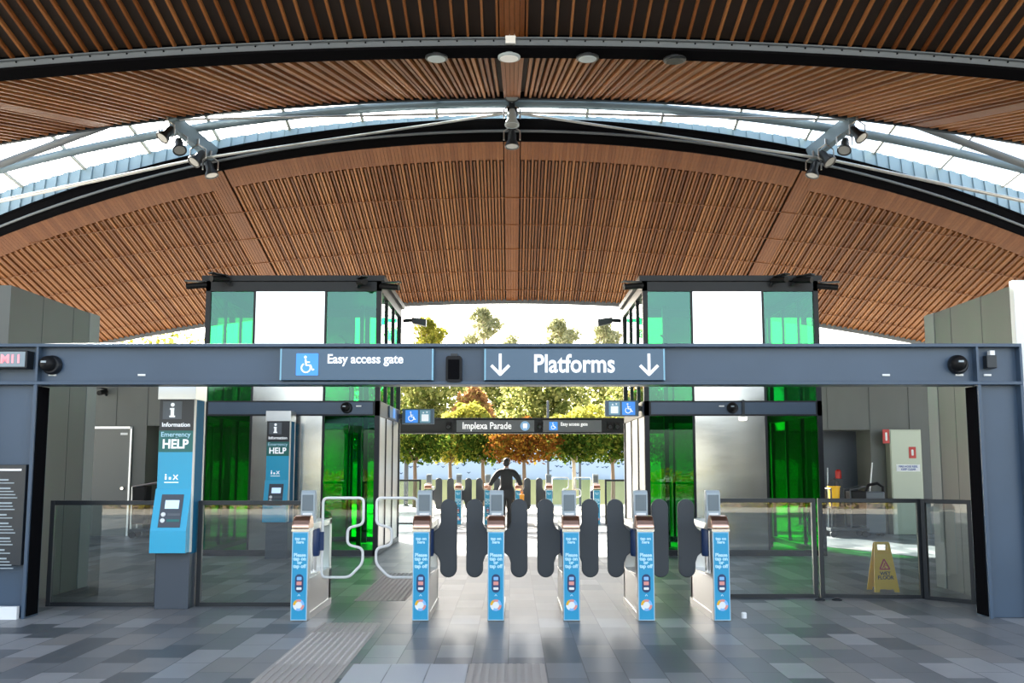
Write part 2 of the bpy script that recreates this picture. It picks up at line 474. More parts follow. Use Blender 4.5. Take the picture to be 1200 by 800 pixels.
# skylight glazing
topB = lambda x: Vector((x, YB1 + .1, zB(x, YB1) + .16))
topC = lambda x: Vector((x, YeC(x) + .28, e(x) + hf(x) + .01))
sk = thing('window_1', 'curved glazed skylight between the two timber ceilings', 'window'); sk['kind'] = 'structure'
g = MB(); xs = np.linspace(-XM, XM, 39)
for a, b in zip(xs[:-1], xs[1:]):
    p = [topB(a), topB(b), topC(b), topC(a)]; u = Vector((0, .0, .012))
    g.hexa(p + [q + u for q in p])
o = g.build('pane', 'roof_glass', sk)
mb = MB(); x = -14.4
while x < 14.5:
    mb.bar(topB(x) - Vector((0, 0, .03)), topC(x) - Vector((0, 0, .03)), .06, .06); x += 1.6
mb.build('mullion', 'mullion', sk)

# tension rods and skylight props
def bent(p0, p1, r, mb, n=1): mb.tube([p0, p1], r, 10)
node = Vector((0, 20.62, 8.86))
def struct_tube(nm, pts, r, mat, label):
    o = MB().tube(pts, r, 10).build(nm, mat, smooth=True); tag(o, label, 'rod'); return o
for s, side in ((-1, 'left'), (1, 'right')):
    struct_tube('tie_rod', [node, (s * 7.0, 20.5, 8.66)], .026, 'tube_steel', f'upper thin steel tie rod running {side} from the central roof node')
    struct_tube('tie_rod', [node, (s * 6.7, 21.15, 8.02), (s * 14.2, 22.1, 6.72)], [.026, .03, .05], 'tube_steel', f'lower long steel tie rod sloping {side} from the central roof node')
    struct_tube('roof_strut', [(s * 8.2, 20.5, 8.62), (s * 11.6, 21.25, 7.68), (s * 14.2, 21.9, 6.9)], .085, 'arch_grey', f'thick dark strut crossing the skylight on the {side}')
    p = MB(); a = Vector((s * 7.0, YB1 + .05, zB(7.0, YB1) - .05)); b = Vector((s * 6.4, YeC(6.4) - .05, e(6.4) + .35))
    p.bar(a, b, .16, .30); p.bar(a, a + Vector((0, .1, .2)), .2, .2)
    o = p.build('lamp_strut', 'purlin'); tag(o, f'flat steel strut bridging the skylight at the {side} floodlights', 'strut')
p = MB(); p.bar((0, YB1 + .02, 9.0), (0, 20.86, 8.55), .12, .2); p.lathe([(.0, -.2), (.10, -.2), (.12, -.1), (.12, .1), (.10, .2), (0, .2)], tuple(node), 'y')
o = p.build('roof_node', ['steel_dark'], smooth=False); tag(o, 'round steel node where the central tie rods meet', 'strut')

# floodlights
def floodlight(label, loc, aim, group, mat='steel_dark', size=1.0):
    t = thing('floodlight', label, 'floodlight', loc, 0, group)
    d = Vector(aim).normalized(); q = d.to_track_quat('Z', 'Y').to_matrix().to_4x4()
    s = size
    h = MB().lathe([(0, -.17 * s), (.055 * s, -.17 * s), (.075 * s, -.10 * s), (.075 * s, .0), (.125 * s, .10 * s), (.125 * s, .13 * s), (.11 * s, .13 * s), (.10 * s, .11 * s), (0, .11 * s)], n=18)
    ho = h.build('housing', mat, t, smooth=True); ho.data.transform(q)
    l = MB().lathe([(0, .112 * s), (.10 * s, .112 * s), (.10 * s, .12 * s), (0, .12 * s)], n=18).build('lens', 'lamp_glass', t); l.data.transform(q)
    y = MB(); y.tube([(-.14 * s, 0, 0), (-.14 * s, 0, .16 * s), (0, 0, .26 * s), (.14 * s, 0, .16 * s), (.14 * s, 0, 0)], .014 * s, 6); y.tube([(0, 0, .26 * s), (0, 0, .36 * s)], .02 * s, 6)
    y.build('yoke', 'stainless', t)
    return t
for s, side in ((-1, 'left'), (1, 'right')):
    a = Vector((s * 7.0, YB1, zB(7.0, YB1) - .12)); b = Vector((s * 6.42, YeC(6.4) - .12, e(6.4) + .18))
    nm = ['topmost', 'second from top', 'third from top', 'lowest']
    for i, tt in enumerate((.05, .36, .68, 1.0)):
        p = a.lerp(b, tt) + Vector((s * (.10 if i < 2 else -.02), -.14, -.22))
        floodlight(f'{nm[i]} floodlight of the four on the {side} skylight strut', p, (-s * .25 if i % 2 else s * .45, -.45 if i < 3 else -.1, -.8), f'floodlights on the {side} strut', size=1.15)
for i, (yy, zz, lab, mt) in enumerate(((20.35, 9.16, 'black floodlight above the central roof node', 'steel_dark'), (20.55, 8.66, 'pale floodlight hanging just under the central roof node', 'grey_plastic'), (20.75, 8.27, 'lowest dark floodlight under the central roof node', 'steel_dark'))):
    floodlight(lab, (0, yy - .12, zz), (0, -.15, -1), 'floodlights at the centre', mt, 1.2)
# downlights on the valley arch
for x, lab, m in ((-.04, 'middle round white downlight under the valley arch', 'lamp_white'), (-1.04, 'round dark downlight left of the middle one on the valley arch', 'grey_plastic'), (1.04, 'round dark downlight right of the middle one on the valley arch', 'grey_plastic'), (2.24, 'round dark downlight furthest right on the valley arch', 'steel_dark')):
    t = thing('downlight', lab, 'downlight', (x, 13.54, 7.215 + zV(x)), 0, 'downlights on the valley arch')
    MB().lathe([(0, 0), (.06, 0), (.09, -.03), (.155, -.05), (.155, -.075), (.13, -.08), (0, -.08)], n=24).build('housing', 'grey_plastic' if x < -.01 and x > -.5 else 'steel_dark', t, smooth=True)
    MB().lathe([(0, -.081), (.125, -.081), (.12, -.088), (0, -.088)], n=24).build('lens', m, t)
mb = MB().box(-.09, .05, 13.33, 13.4, 7.27, 7.40); o = mb.build('detector_box', 'white', bevel=.008); tag(o, 'small white square box on the valley arch above the middle downlight', 'detector')

# ------------------------------------------------------------------ ground and walls
o = MB().box(-16, 16, -9, 31, -.12, 0).build('floor', 'floor_tiles'); tag(o, 'grey paved concourse floor of mixed slate tiles', 'floor', kind='structure')
o = MB().box(-160, 160, -120, 190, -.4, -.12).build('ground', 'plaza'); tag(o, 'pale sunlit plaza beyond the station', 'ground', kind='structure')

def wall_box(name, x0, x1, y0, y1, z1, seams=(), axis='y', label='', mat='cladding', face=None):
    t = MB().box(x0, x1, y0, y1, 0, z1).build(name, mat); tag(t, label, 'wall', kind='structure')
    return t
w = wall_box('wall_left', -9.6, -5.6, 11.3, 13.75, 3.58, label='grey panelled wall block at the left behind the portal')
m = MB()
for yy in (12.1, 12.95): m.box(-5.605, -5.597, yy - .003, yy + .003, 0, 3.58)
m.build('panel_joint', 'seam', w)
MB().box(-5.63, -5.59, 13.45, 13.76, 0, 3.585).build('corner_panel', 'cladding_edge', w)
w = wall_box('wall_right', 5.6, 9.6, 11.3, 13.75, 3.58, label='grey panelled wall block at the right behind the portal')
m = MB()
for yy in (12.1, 12.95): m.box(5.597, 5.605, yy - .003, yy + .003, 0, 3.58)
m.build('panel_joint', 'seam', w)
MB().box(5.59, 5.63, 13.45, 13.76, 0, 3.585).build('corner_panel', 'cladding_edge', w)
MB().box(5.56, 5.98, 11.2, 11.3, 0, 3.62).build('end_panel', 'white', w)
# back-left wall with service door
w = wall_box('wall_back', -13, -8.25, 23.2, 24.2, 4.1, label='grey panelled wall with a service door in the left recess')
MB().box(-8.25, -5.62, 23.2, 24.2, 2.45, 4.1).build('lintel_panel', 'cladding', w)
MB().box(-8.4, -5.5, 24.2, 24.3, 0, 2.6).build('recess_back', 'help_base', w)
m = MB()
for xx in (-8.95, -8.25, -7.1): m.box(xx - .004, xx + .004, 23.19, 23.2, 2.45 if xx > -9 else 2.5, 4.1)
m.build('panel_joint', 'seam', w)
d = thing('door_1', 'grey metal service door in the left recess wall', 'door', (-9.02, 23.19, 0)); d['kind'] = 'structure'
MB().box(-.42, .42, -.03, 0, 0, 2.38).build('door_leaf', 'door_grey', d)
MB().box(-.42, .45, -.045, -.0, 2.38, 2.43).box(.42, .46, -.045, 0, 0, 2.43).build('door_frame', 'stainless', d)
MB().lathe([(0, -.09), (.035, -.09), (.035, -.03), (0, -.03)], (.3, 0, 1.05), 'y').build('door_handle', 'chrome', d)
MB().box(.2, .36, -.034, -.03, 2.24, 2.29).build('door_number', 'white', d)
# back-right recess
w = wall_box('wall_back', 8.33, 13.5, 23.9, 24.9, 4.1, label='grey panelled wall with the steel cabinet in the right recess')
MB().box(6.35, 8.33, 23.9, 24.9, 2.38, 4.1).build('lintel_panel', 'cladding', w)
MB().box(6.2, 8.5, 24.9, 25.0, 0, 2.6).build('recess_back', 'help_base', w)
m = MB()
for xx in (7.35, 8.33, 9.25): m.box(xx - .004, xx + .004, 23.89, 23.9, 2.38, 4.1)
m.build('panel_joint', 'seam', w)
c = thing('hose_cabinet', 'tall pale steel cabinet with a red square and blue notice', 'cabinet', (9.02, 23.88, 0))
MB().box(-.36, .36, -.30, 0, .0, 2.38).build('body', 'cabinet_steel', c, bevel=.01)
MB().box(-.34, .34, -.315, -.30, .08, 2.35).build('door', 'cabinet_steel', c, bevel=.004)
sg = MB().box(.06, .22, -.322, -.315, 1.72, 1.98).build('red_label', 'red', c)
MB().prism(rounded(.115, .165, 1.78, 1.92, .022), -.325, -.321, 'y').build('extinguisher_symbol', 'white', sg)
n = MB().box(-.24, .30, -.322, -.315, 1.42, 1.58).build('notice', 'white', c)
text('FIRE HOSE REEL\nKEEP CLEAR', .062, (.03, -.325, 1.5), 'blue_ink', n, bold=.001)
s = thing('fire_sign', 'small red projecting sign at the left edge of the steel cabinet', 'sign', (8.62, 23.6, 2.26))
MB().box(-.11, .05, -.01, .01, -.20, .12).build('board', 'red', s)
MB().prism(rounded(-.055, -.01, -.14, .05, .02), -.014, -.009, 'y').build('extinguisher_symbol', 'white', s)
MB().box(.03, .06, -.01, .28, -.02, .0).build('bracket', 'stainless', s)
cp = thing('call_point', 'small red round call point on a post at the left wall end', 'call point', (-5.86, 14.0, 0))
MB().box(-.03, .03, 0, .05, 0, 1.3).build('post', 'cladding_edge', cp)
MB().lathe([(0, -.03), (.06, -.03), (.06, 0), (0, 0)], (0, 0, 1.24), 'y').build('button', 'red', cp)

# ------------------------------------------------------------------ portals
def portal(Y, xl, xr, label, left_col, right_col, mat='paint'):
    t = thing('gate_portal', label, 'portal frame', (0, Y, 0))
    b = MB()
    b.box(xl, xr, .10, .13, 2.44, 2.87)                     # web
    b.box(xl, xr, 0, .32, 2.84, 2.875); b.box(xl, xr, 0, .32, 2.435, 2.47)
    b.build('beam', mat, t, bevel=.004)
    for nm, (a, c2) in (('column', left_col), ('column', right_col)):
        k = MB(); k.box(a, c2, .10, .13, 0, 2.435); k.box(a, a + .035, 0, .32, 0, 2.435); k.box(c2 - .035, c2, 0, .32, 0, 2.435)
        k.build(nm, mat, t, bevel=.004)
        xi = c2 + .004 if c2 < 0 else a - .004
        MB().box(xi - .005, xi + .005, .03, .29, .02, 2.42).build('dark_flange_strip', 'matt_black', t)  # added black strip darkens the column's inner flange face
        for q0 in (a, c2 - .025): MB().box(q0, q0 + .025, .0, .32, 2.47, 2.84).build('stiffener', mat, t)
    return t
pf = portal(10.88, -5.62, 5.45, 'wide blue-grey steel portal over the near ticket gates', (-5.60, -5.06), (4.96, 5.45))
for x in (-4.94, 4.81, 5.11, -3.98, 4.02):
    MB().box(x - .04, x + .04, .085, .1, 2.535, 2.555).build('label_plate', 'white', pf)
pf2 = portal(28.8, -5.4, 5.4, 'steel portal over the far ticket gates, backlit shade put into its dark colour', (-5.4, -5.0), (5.0, 5.4), 'paint_dark')  # darker colour than the near portal stands in for backlit shade

def board(t, w, h, y=-.05):
    o = MB().box(-w / 2, w / 2, y, .10, -h / 2, h / 2).build('board', 'sign_board', t, bevel=.004)
    MB().box(-w / 2 - .004, -w / 2 + .012, y - .003, .09, -h / 2, h / 2).build('edge_strip', 'sign_edge', t)
    MB().box(w / 2 - .012, w / 2 + .004, y - .003, .09, -h / 2, h / 2).build('edge_strip', 'sign_edge', t)
    return o
def iconsq(t, cx, cz, s, y, mat='icon_blue', nm='symbol_panel'):
    o = MB().prism(rounded(cx - s / 2, cx + s / 2, cz - s / 2, cz + s / 2, s * .04), y - .008, y, 'y').build(nm, mat, t)
    m = MB(); wheelchair(m, cx, cz, s * .78, y - .014, y - .006); m.build('wheelchair_symbol', 'letter', o)
    return o
s = thing('direction_sign', 'blue sign reading Easy access gate with a wheelchair symbol on near portal', 'sign', (-1.65, 10.88, 2.645))
board(s, 1.62, .335)
iconsq(s, -.525, 0, .235, -.05)
text('Easy access gate', .135, (-.315, -.054, .055), 'letter', s, 'LEFT', bold=.0032, sx=.92)
s = thing('direction_sign', 'blue sign reading Platforms between two down arrows', 'sign', (.665, 10.88, 2.645))
board(s, 1.91, .335)
text('Platforms', .27, (-.005, -.054, 0), 'letter', s, bold=.0055, sx=.84)
for sx in (-1, 1):
    a = MB(); cx = sx * .79
    a.stroke((cx, .115), (cx, -.10), .03, -.056, -.048); a.stroke((cx - .095, -.01), (cx + .006, -.112), .032, -.056, -.048); a.stroke((cx + .095, -.01), (cx - .006, -.112), .032, -.056, -.048)
    a.build('arrow', 'letter', s)
# far signs
s = thing('street_sign', 'grey sign reading Implexa Parade with a round symbol on far portal', 'sign', (-.465, 28.8, 2.645))
MB().box(-1.09, 1.09, -.05, .10, -.165, .165).build('board', 'sign_grey', s)
text('Implexa Parade', .27, (-.93, -.054, 0), 'letter', s, 'LEFT', bold=.004, sx=.83)
q = MB().disc(.83, 0, .135, -.058, -.05).build('round_symbol', 'sky_icon', s)
m = MB(); m.prism(rounded(.77, .89, -.05, .07, .02), -.064, -.056, 'y'); m.box(.785, .81, -.064, -.056, -.075, -.05); m.box(.85, .875, -.064, -.056, -.075, -.05); m.build('bus_symbol', 'letter', q)
s = thing('direction_sign', 'dark sign reading Easy access gate on the far portal', 'sign', (1.69, 28.8, 2.645))
MB().box(-.82, .82, -.05, .10, -.165, .165).build('board', 'sign_grey', s)
iconsq(s, -.53, 0, .235, -.05)
text('Easy access gate', .135, (-.33, -.054, .05), 'letter', s, 'LEFT', bold=.0028, sx=.86)
for x in (-1.78, .78, 2.75, 2.95):
    c = thing('small_camera', {-1.78: 'black box camera left of the Implexa Parade sign', .78: 'black box camera right of the Implexa Parade sign', 2.75: 'left of two black cameras at the right end of the far beam', 2.95: 'right of two black cameras at the right end of the far beam'}[x], 'camera', (x, 28.88, 2.64), 0, 'cameras on the far portal')
    MB().box(-.07, .07, -.12, .04, -.10, .10).build('body', 'black', c, bevel=.01)
    MB().lathe([(0, -.15), (.04, -.15), (.05, -.12), (0, -.12)], (0, 0, -.02), 'y', 12).build('lens', 'steel_dark', c)

# portal cameras / boxes
def dome_cam(label, x, y, z, yaw, group='dome cameras on the near portal', s=1.0):
    c = thing('dome_camera', label, 'camera', (x, y, z), yaw, group)
    MB().lathe([(0, 0), (.105 * s, 0), (.105 * s, -.03 * s), (.095 * s, -.06 * s), (.085 * s, -.07 * s)], n=24, axis='y').build('mount', 'paint_dark', c, smooth=True)
    MB().lathe([(.085 * s, -.07 * s), (.08 * s, -.11 * s), (.055 * s, -.15 * s), (.02 * s, -.165 * s), (0, -.167 * s)], (-.02 * s, 0, .01 * s), 'y', 20).build('dome', 'black', c, smooth=True)
    MB().box(-.055 * s, .0, -.172 * s, -.14 * s, .012 * s, .032 * s).build('lens_slot', 'grey_plastic', c)
    return c
dome_cam('black dome camera at the left end of the near portal beam', -4.94, 10.97, 2.65, 0)
dome_cam('black dome camera at the right end of the near portal beam', 4.79, 10.97, 2.655, 0)
c = thing('speaker_box', 'black rounded speaker between the two signs on the near portal', 'speaker', (-.62, 10.98, 2.6))
MB().prism(rounded(-.085, .085, -.14, .14, .03), -.13, 0, 'y').build('body', 'black', c, smooth=False)
MB().box(-.06, .06, -.136, -.13, -.11, .10).build('grille', 'matt_black', c)
MB().box(-.035, .035, -.08, .0, .13, .17).build('bracket', 'steel_dark', c)
c = thing('sensor_box', 'small black sensor box with a white tip above the right portal column', 'sensor', (5.12, 10.98, 2.70))
MB().box(-.05, .06, -.10, 0, -.09, .05).build('body', 'steel_dark', c, bevel=.01)
MB().box(-.01, .04, -.10, -.03, .05, .10).build('cap', 'white', c)
c = thing('led_display', 'small grey display with glowing pinkish red characters above the left column', 'display', (-5.36, 10.98, 2.70))
MB().box(-.22, .21, -.16, 0, -.095, .095).build('case', 'paint_dark', c, bevel=.006)
q = MB().box(-.205, .19, -.165, -.16, -.08, .08).build('screen_panel', 'led_panel', c)
text('AM11', .125, (.0, -.168, .0), 'led_red', q, bold=.003)

# map / information board on left column
b = thing('information_board', 'dark board with a column of pale text on the left portal column', 'notice board', (-5.34, 10.93, 1.07))
MB().box(-.24, .215, -.05, .04, -.525, .52).build('panel', 'board_dark', b, bevel=.004)
MB().box(-.22, .17, -.054, -.05, .455, .475).build('heading_bar', 'letter', b)
m = MB(); z = .36; k = 0
while z > -.47:
    m.box(-.22, .04 + .05 * ((k * 7) % 3) / 2, -.053, -.05, z - .008, z + .008)
    for j in range(1 + (k * 5) % 3):
        z -= .033; m.box(-.22, .10 + .04 * ((k * 3 + j) % 3) / 2, -.053, -.05, z - .005, z + .005)
    z -= .055; k += 1
m.build('text_rows', 'grey_plastic', b)
MB().box(-5.6, -5.12, 10.84, 10.9, 0.0, .13).build('plinth_plate', 'white'); tag(bpy.data.objects['plinth_plate'], 'white plate at the foot of the left portal column', 'plate')

# ------------------------------------------------------------------ lifts
def lift(sgn, label):
    t = thing('lift_shaft', label, 'lift', (sgn * 3.93, 18.2, 0))
    f = MB(); hw = 1.58; D = 3.4
    # local x: inner side is toward the centre (-sgn)
    for x in (-hw, hw - .09):
        for y in (0, D - .09): f.box(x, x + .09, y, y + .09, 0, 4.85)
    for y in (0, D - .09):
        f.box(-hw, hw, y, y + .09, 4.68, 4.86)
        f.box(-hw, hw, y, y + .09, 2.44, 2.71)
        f.box(-hw, hw, y, y + .09, 0, .10)
        for x in (-.70, .58): f.box(x - .02, x + .02, y + .01, y + .08, .1, 4.68)
    for x in (-hw, hw - .09):
        f.box(x, x + .09, 0, D, 4.68, 4.86); f.box(x, x + .09, 0, D, 2.44, 2.71); f.box(x, x + .09, 0, D, 0, .10)
        for y in (1.1, 2.2): f.box(x + .01, x + .08, y, y + .05, .1, 4.68)
    f.build('frame', 'paint_dark', t, bevel=.004)
    MB().box(-hw - .06, hw + .06, -.06, D + .06, 4.86, 4.96).build('roof_cap', 'paint_dark', t)
    MB().box(-hw + .12, hw - .12, -.012, .0, 2.47, 2.68).build('transom_panel', 'paint', t)
    sx = (-.70, .58) if sgn > 0 else (-.58, .70)
    sx = (-.62, .62)
    for z0, z1, mt in ((.10, 2.44, 'green_glass'), (2.71, 4.68, 'green_glass_upper')):
        for y in (.035, D - .05):
            MB().box(-hw + .09, -.70, y, y + .014, z0, z1).build('glass_pane', mt, t)
            MB().box(.58, hw - .09, y, y + .014, z0, z1).build('glass_pane', mt, t)
        MB().box(-.68, .56, .02, .05, z0, z1).build('steel_panel', 'brushed', t)
        MB().box(-.68, .56, D - .05, D - .02, z0, z1).build('steel_panel', 'brushed', t)
        xo = sgn * (hw - .05)
        for y0, y1 in ((.09, 1.1), (1.15, 2.2), (2.25, D - .09)):
            MB().box(xo - .007, xo + .007, y0, y1, z0, z1).build('glass_pane', mt, t)
    xi = -sgn * (hw - .05)
    for y0, y1 in ((.09, 1.1), (1.15, 2.2), (2.25, D - .09)):
        MB().box(xi - .007, xi + .007, y0, y1, 2.71, 4.68).build('side_glass', 'clear_glass', t)
        MB().box(xi - .02, xi + .02, y0, y1, .10, 2.44).build('lift_door', 'stainless', t)
    # guide rails and cable inside
    r = MB()
    for x in (-.95, 1.0): r.box(x - .04, x + .04, 1.6, 1.72, .02, 4.66)
    for x in (-1.2, .95): r.box(x - .05, x + .05, 2.7, 2.8, .02, 4.66)
    r.box(-1.3, 1.3, 1.62, 1.70, 2.5, 2.65)
    r.build('guide_rail', 'steel_dark', t)
    xx = sgn * -.1 + (.75 if sgn < 0 else -1.0)
    MB().tube([(xx - .1, .5, 3.95), (xx + .02, .5, 3.85), (xx + .1, .5, 3.5), (xx + .12, .5, 2.9), (xx + .1, .5, .2)], .018, 8).build('cable', 'black', t)
    return t
lift(-1, 'green glass lift shaft with steel middle panels left of the corridor')
lift(1, 'green glass lift shaft with steel middle panels right of the corridor')
def bullet(label, loc, yaw, pitch=-.15, s=1.0, group='bullet cameras on the lift roofs'):
    c = thing('bullet_camera', label, 'camera', loc, yaw, group)
    MB().tube([(0, .10 * s, .02), (0, -.26 * s, .02 + pitch * .3)], .055 * s, 12).build('body', 'black', c, smooth=True)
    MB().box(-.065 * s, .065 * s, -.29 * s, .05 * s, .065 * s, .085 * s).build('hood', 'steel_dark', c)
    MB().tube([(0, .08 * s, .0), (0, .16 * s, -.06)], .03 * s, 8).build('bracket', 'steel_dark', c)
    return c
bullet('bullet camera at the left lift roof left corner pointing left', (-5.6, 18.2, 4.78), R(-75))
bullet('bullet camera at the left lift roof right corner pointing right', (-2.28, 18.2, 4.76), R(75))
bullet('bullet camera on the left lift front near its left corner', (-5.15, 18.0, 4.86), R(-35))
bullet('bullet camera on the left lift front near its right corner', (-2.7, 18.0, 4.80), R(25))
bullet('bullet camera at the right lift roof left corner pointing left', (2.26, 18.2, 4.77), R(-75))
bullet('bullet camera at the right lift roof right corner pointing right', (5.6, 18.2, 4.76), R(75))
bullet('left of two bullet cameras on the right lift front at its right', (4.72, 18.0, 4.84), R(25))
bullet('right of two bullet cameras on the right lift front at its right', (5.12, 18.0, 4.84), R(40))
for s_, side in ((-1, 'left'), (1, 'right')):
    c = thing('area_light', f'small grey area light on the rear corner of the {side} lift', 'lamp', (s_ * 2.33, 21.65, 4.62), 0, 'area lights on the lift corners')
    MB().tube([(0, 0, 0), (-s_ * .22, 0, .02)], .04, 8).build('arm', 'steel_dark', c)
    MB().hexa([(-s_ * .2, -.09, -.05), (-s_ * .5, -.09, -.12), (-s_ * .5, .09, -.12), (-s_ * .2, .09, -.05), (-s_ * .2, -.09, .07), (-s_ * .5, -.09, .03), (-s_ * .5, .09, .03), (-s_ * .2, .09, .07)]).build('head', 'steel_dark', c)
bullet('small black camera on the wall joint above the service door', (-9.2, 23.05, 3.2), 0, -.2, 1.0, 'wall cameras')
dome_cam('black dome camera on the left lift transom', -2.93, 18.19, 2.58, 0, 'dome cameras on the lift transoms', .95)
dome_cam('black dome camera on the right lift transom', 3.91, 18.19, 2.58, 0, 'dome cameras on the lift transoms', .95)
for x, lab in ((-2.72, 'small white label on the left lift transom'), (3.72, 'small white label on the right lift transom')):
    o = MB().box(x - .045, x + .045, 18.17, 18.195, 2.60, 2.625).build('label_plate', 'white'); tag(o, lab, 'label')
c = thing('pendant_light', 'small lit fitting beside the dome camera on the right lift transom', 'lamp', (4.10, 18.14, 2.72))
MB().box(-.02, .02, 0, .05, -.30, 0).build('stem', 'steel_dark', c); MB().lathe([(0, -.36), (.05, -.36), (.06, -.30), (0, -.30)], n=12).build('lens', 'lens', c)

def lift_sign(label, x0, x1, z0, z1, y, mirror):
    t = thing('lift_sign', label, 'sign', ((x0 + x1) / 2, y, (z0 + z1) / 2))
    w, h = x1 - x0, z1 - z0
    MB().box(-w / 2, w / 2, -.04, .04, -h / 2, h / 2).build('board', 'sign_board', t, bevel=.006)
    s = h * .82; k = -1 if not mirror else 1
    iconsq(t, k * w * .20, 0, s, -.04)
    p = MB().prism(rounded(-k * w * .22 - s * .42, -k * w * .22 + s * .42, -s / 2, s / 2, .01), -.047, -.04, 'y').build('lift_symbol_panel', 'sign_edge', t)
    m = MB(); cx = -k * w * .22
    m.box(cx - s * .28, cx + s * .28, -.052, -.046, -s * .38, s * .16)
    m.prism([(cx - s * .22, s * .24), (cx - s * .06, s * .24), (cx - s * .14, s * .38)], -.052, -.046, 'y'); m.prism([(cx + s * .06, s * .38), (cx + s * .22, s * .38), (cx + s * .14, s * .24)], -.052, -.046, 'y')
    m.build('lift_symbol', 'letter', p)
    xb = -w / 2 if not mirror else w / 2
    MB().box(min(xb, xb - (.06 if not mirror else -.06)), max(xb, xb - (.06 if not mirror else -.06)), -.03, .03, -.05, .05).build('bracket', 'steel_dark', t)
lift_sign('blue projecting lift sign on the rear post of the left lift', -2.30, -1.63, 2.42, 2.74, 21.5, False)
lift_sign('blue projecting lift sign on the front post of the right lift', 1.69, 2.30, 2.45, 2.74, 18.65, True)
s = thing('lift_sign', 'small blue flat lift sign on the side transom of the left lift', 'sign', (-2.33, 20.2, 2.58))
MB().box(-.012, .012, -.75, .35, -.11, .11).build('board', 'sign_board', s); MB().box(.012, .018, -.2, .1, -.09, .09).build('symbol_panel', 'icon_blue', s)

# ------------------------------------------------------------------ help points
def help_point(label, loc):
    t = thing('help_point', label, 'help point', loc, 0)
    hw = .20; D = .38
    MB().box(-hw + .02, hw - .005, .0, D, 0, .62).build('base', 'help_base', t, bevel=.006)
    MB().box(-hw - .02, hw + .01, -.03, D + .01, 2.32, 2.50).build('top_cap', 'stainless', t, bevel=.004)
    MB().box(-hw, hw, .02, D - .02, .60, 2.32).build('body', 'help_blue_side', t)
    MB().box(hw - .012, hw + .006, -.004, .03, .62, 2.33).box(hw - .012, hw + .006, D - .045, D, .62, 2.33).build('edge_trim', 'cream', t)
    MB().box(-hw, hw - .014, 0.0, .02, 1.30, 2.32).build('front_panel', 'help_blue', t)
    q = MB().box(-hw, hw - .014, -.006, 0, 1.97, 2.32).build('information_panel', 'help_dark', t)
    MB().box(-.165, .05, -.009, -.006, 2.10, 2.30).build('symbol_panel', 'sign_grey', q)
    m = MB(); m.disc(-.055, 2.262, .022, -.013, -.008, 14); m.box(-.075, -.037, -.013, -.008, 2.13, 2.225); m.box(-.085, -.035, -.013, -.008, 2.205, 2.225); m.box(-.088, -.024, -.013, -.008, 2.12, 2.14)
    m.build('information_symbol', 'letter', q)
    text('Information', .068, (-.01, -.009, 2.035), 'letter', q, bold=.001)
    q = MB().box(-hw, hw - .014, -.006, 0, 1.73, 1.97).build('emergency_panel', 'help_teal', t)
    text('Emergency', .076, (-.01, -.009, 1.925), 'gate_text', q, bold=.001)
    text('HELP', .142, (-.01, -.009, 1.815), 'letter', q, bold=.004, sx=.93)
    # console: leaning screen block and blue chin
    MB().prism([(.02, .62), (-.14, .62), (-.14, .86), (0, 1.32), (.02, 1.32)], -hw - .01, hw - .012, 'x').build('console', 'help_blue', t)
    a, b = Vector((0, -.14, .86)), Vector((0, 0, 1.32)); d = (b - a); nrm = Vector((0, -d.z, d.y)).normalized()
    def on(x0, x1, t0, t1, th):
        vs = []
        for off in (0.0005, th):
            for xx, tt in ((x0, t0), (x1, t0), (x1, t1), (x0, t1)): vs.append(tuple(a + d * tt + nrm * off + Vector((xx, 0, 0))))
        return vs
    q = MB().hexa(on(-.13, .115, .08, .86, .006)).build('touch_panel', 'help_base', t)
    MB().hexa(on(-.08, .075, .52, .72, .010)).build('screen', 'screen', q)
    for k, tt in enumerate((.24, .38)):
        p = a + d * tt + nrm * .006
        bt = MB().lathe([(0, 0), (.026, 0), (.024, .012), (0, .014)], n=16).build('button', 'white', q)
        bt.data.transform(Matrix.Translation(p + Vector((-.085, 0, 0))) @ nrm.to_track_quat('Z', 'Y').to_matrix().to_4x4())
        MB().hexa(on(-.04, .10, tt - .03, tt + .03, .009)).build('button_label', 'help_teal' if k == 0 else 'sign_grey', q)
    m = MB(); m.box(-.115, -.095, -.004, 0, 1.42, 1.46); m.disc(-.105, 1.475, .010, -.004, 0, 10); m.box(-.07, -.045, -.004, 0, 1.42, 1.45); m.stroke((-.02, 1.42), (.03, 1.475), .012, -.004, 0); m.stroke((-.02, 1.475), (.03, 1.42), .010, -.004, 0); m.box(-.12, .04, -.004, 0, 1.385, 1.395)
    m.build('small_symbols', 'letter', t)
    return t
hp = help_point('blue emergency help point standing at the near left glass barrier', (-3.79, 11.62, 0))
copy_thing(hp, (-4.0, 17.62, 0), 'blue emergency help point standing before the left lift')

# ------------------------------------------------------------------ glass barriers
def barrier(name, label, p0, p1, posts=(0, 1), z0=.0, top=1.18, group=None):
    p0, p1 = Vector((*p0, 0)), Vector((*p1, 0)); L = (p1 - p0).length
    t = thing('glass_barrier', label, 'barrier', p0, math.atan2(p1.y - p0.y, p1.x - p0.x), group)
    MB().box(0, L, -.025, .025, top - .05, top).build('top_rail', 'steel_dark', t, bevel=.004)
    MB().box(0, L, -.025, .025, .0, .045).build('bottom_rail', 'steel_dark', t)
    MB().box(.03, L - .03, -.006, .006, .045, top - .05).build('glass_pane', 'fence_glass', t)
    for k in posts: MB().box(k * L - .025 if k else -.025, k * L + .025 if k else .025, -.03, .03, 0, top).build('post', 'steel_dark', t, bevel=.004)
    return t
barrier('b', 'glass barrier between the left wall and the near help point', (-5.24, 11.85), (-4.02, 11.85))
barrier('b', 'glass barrier between the near help point and the first ticket gate', (-3.55, 11.85), (-2.32, 11.85), (0,))
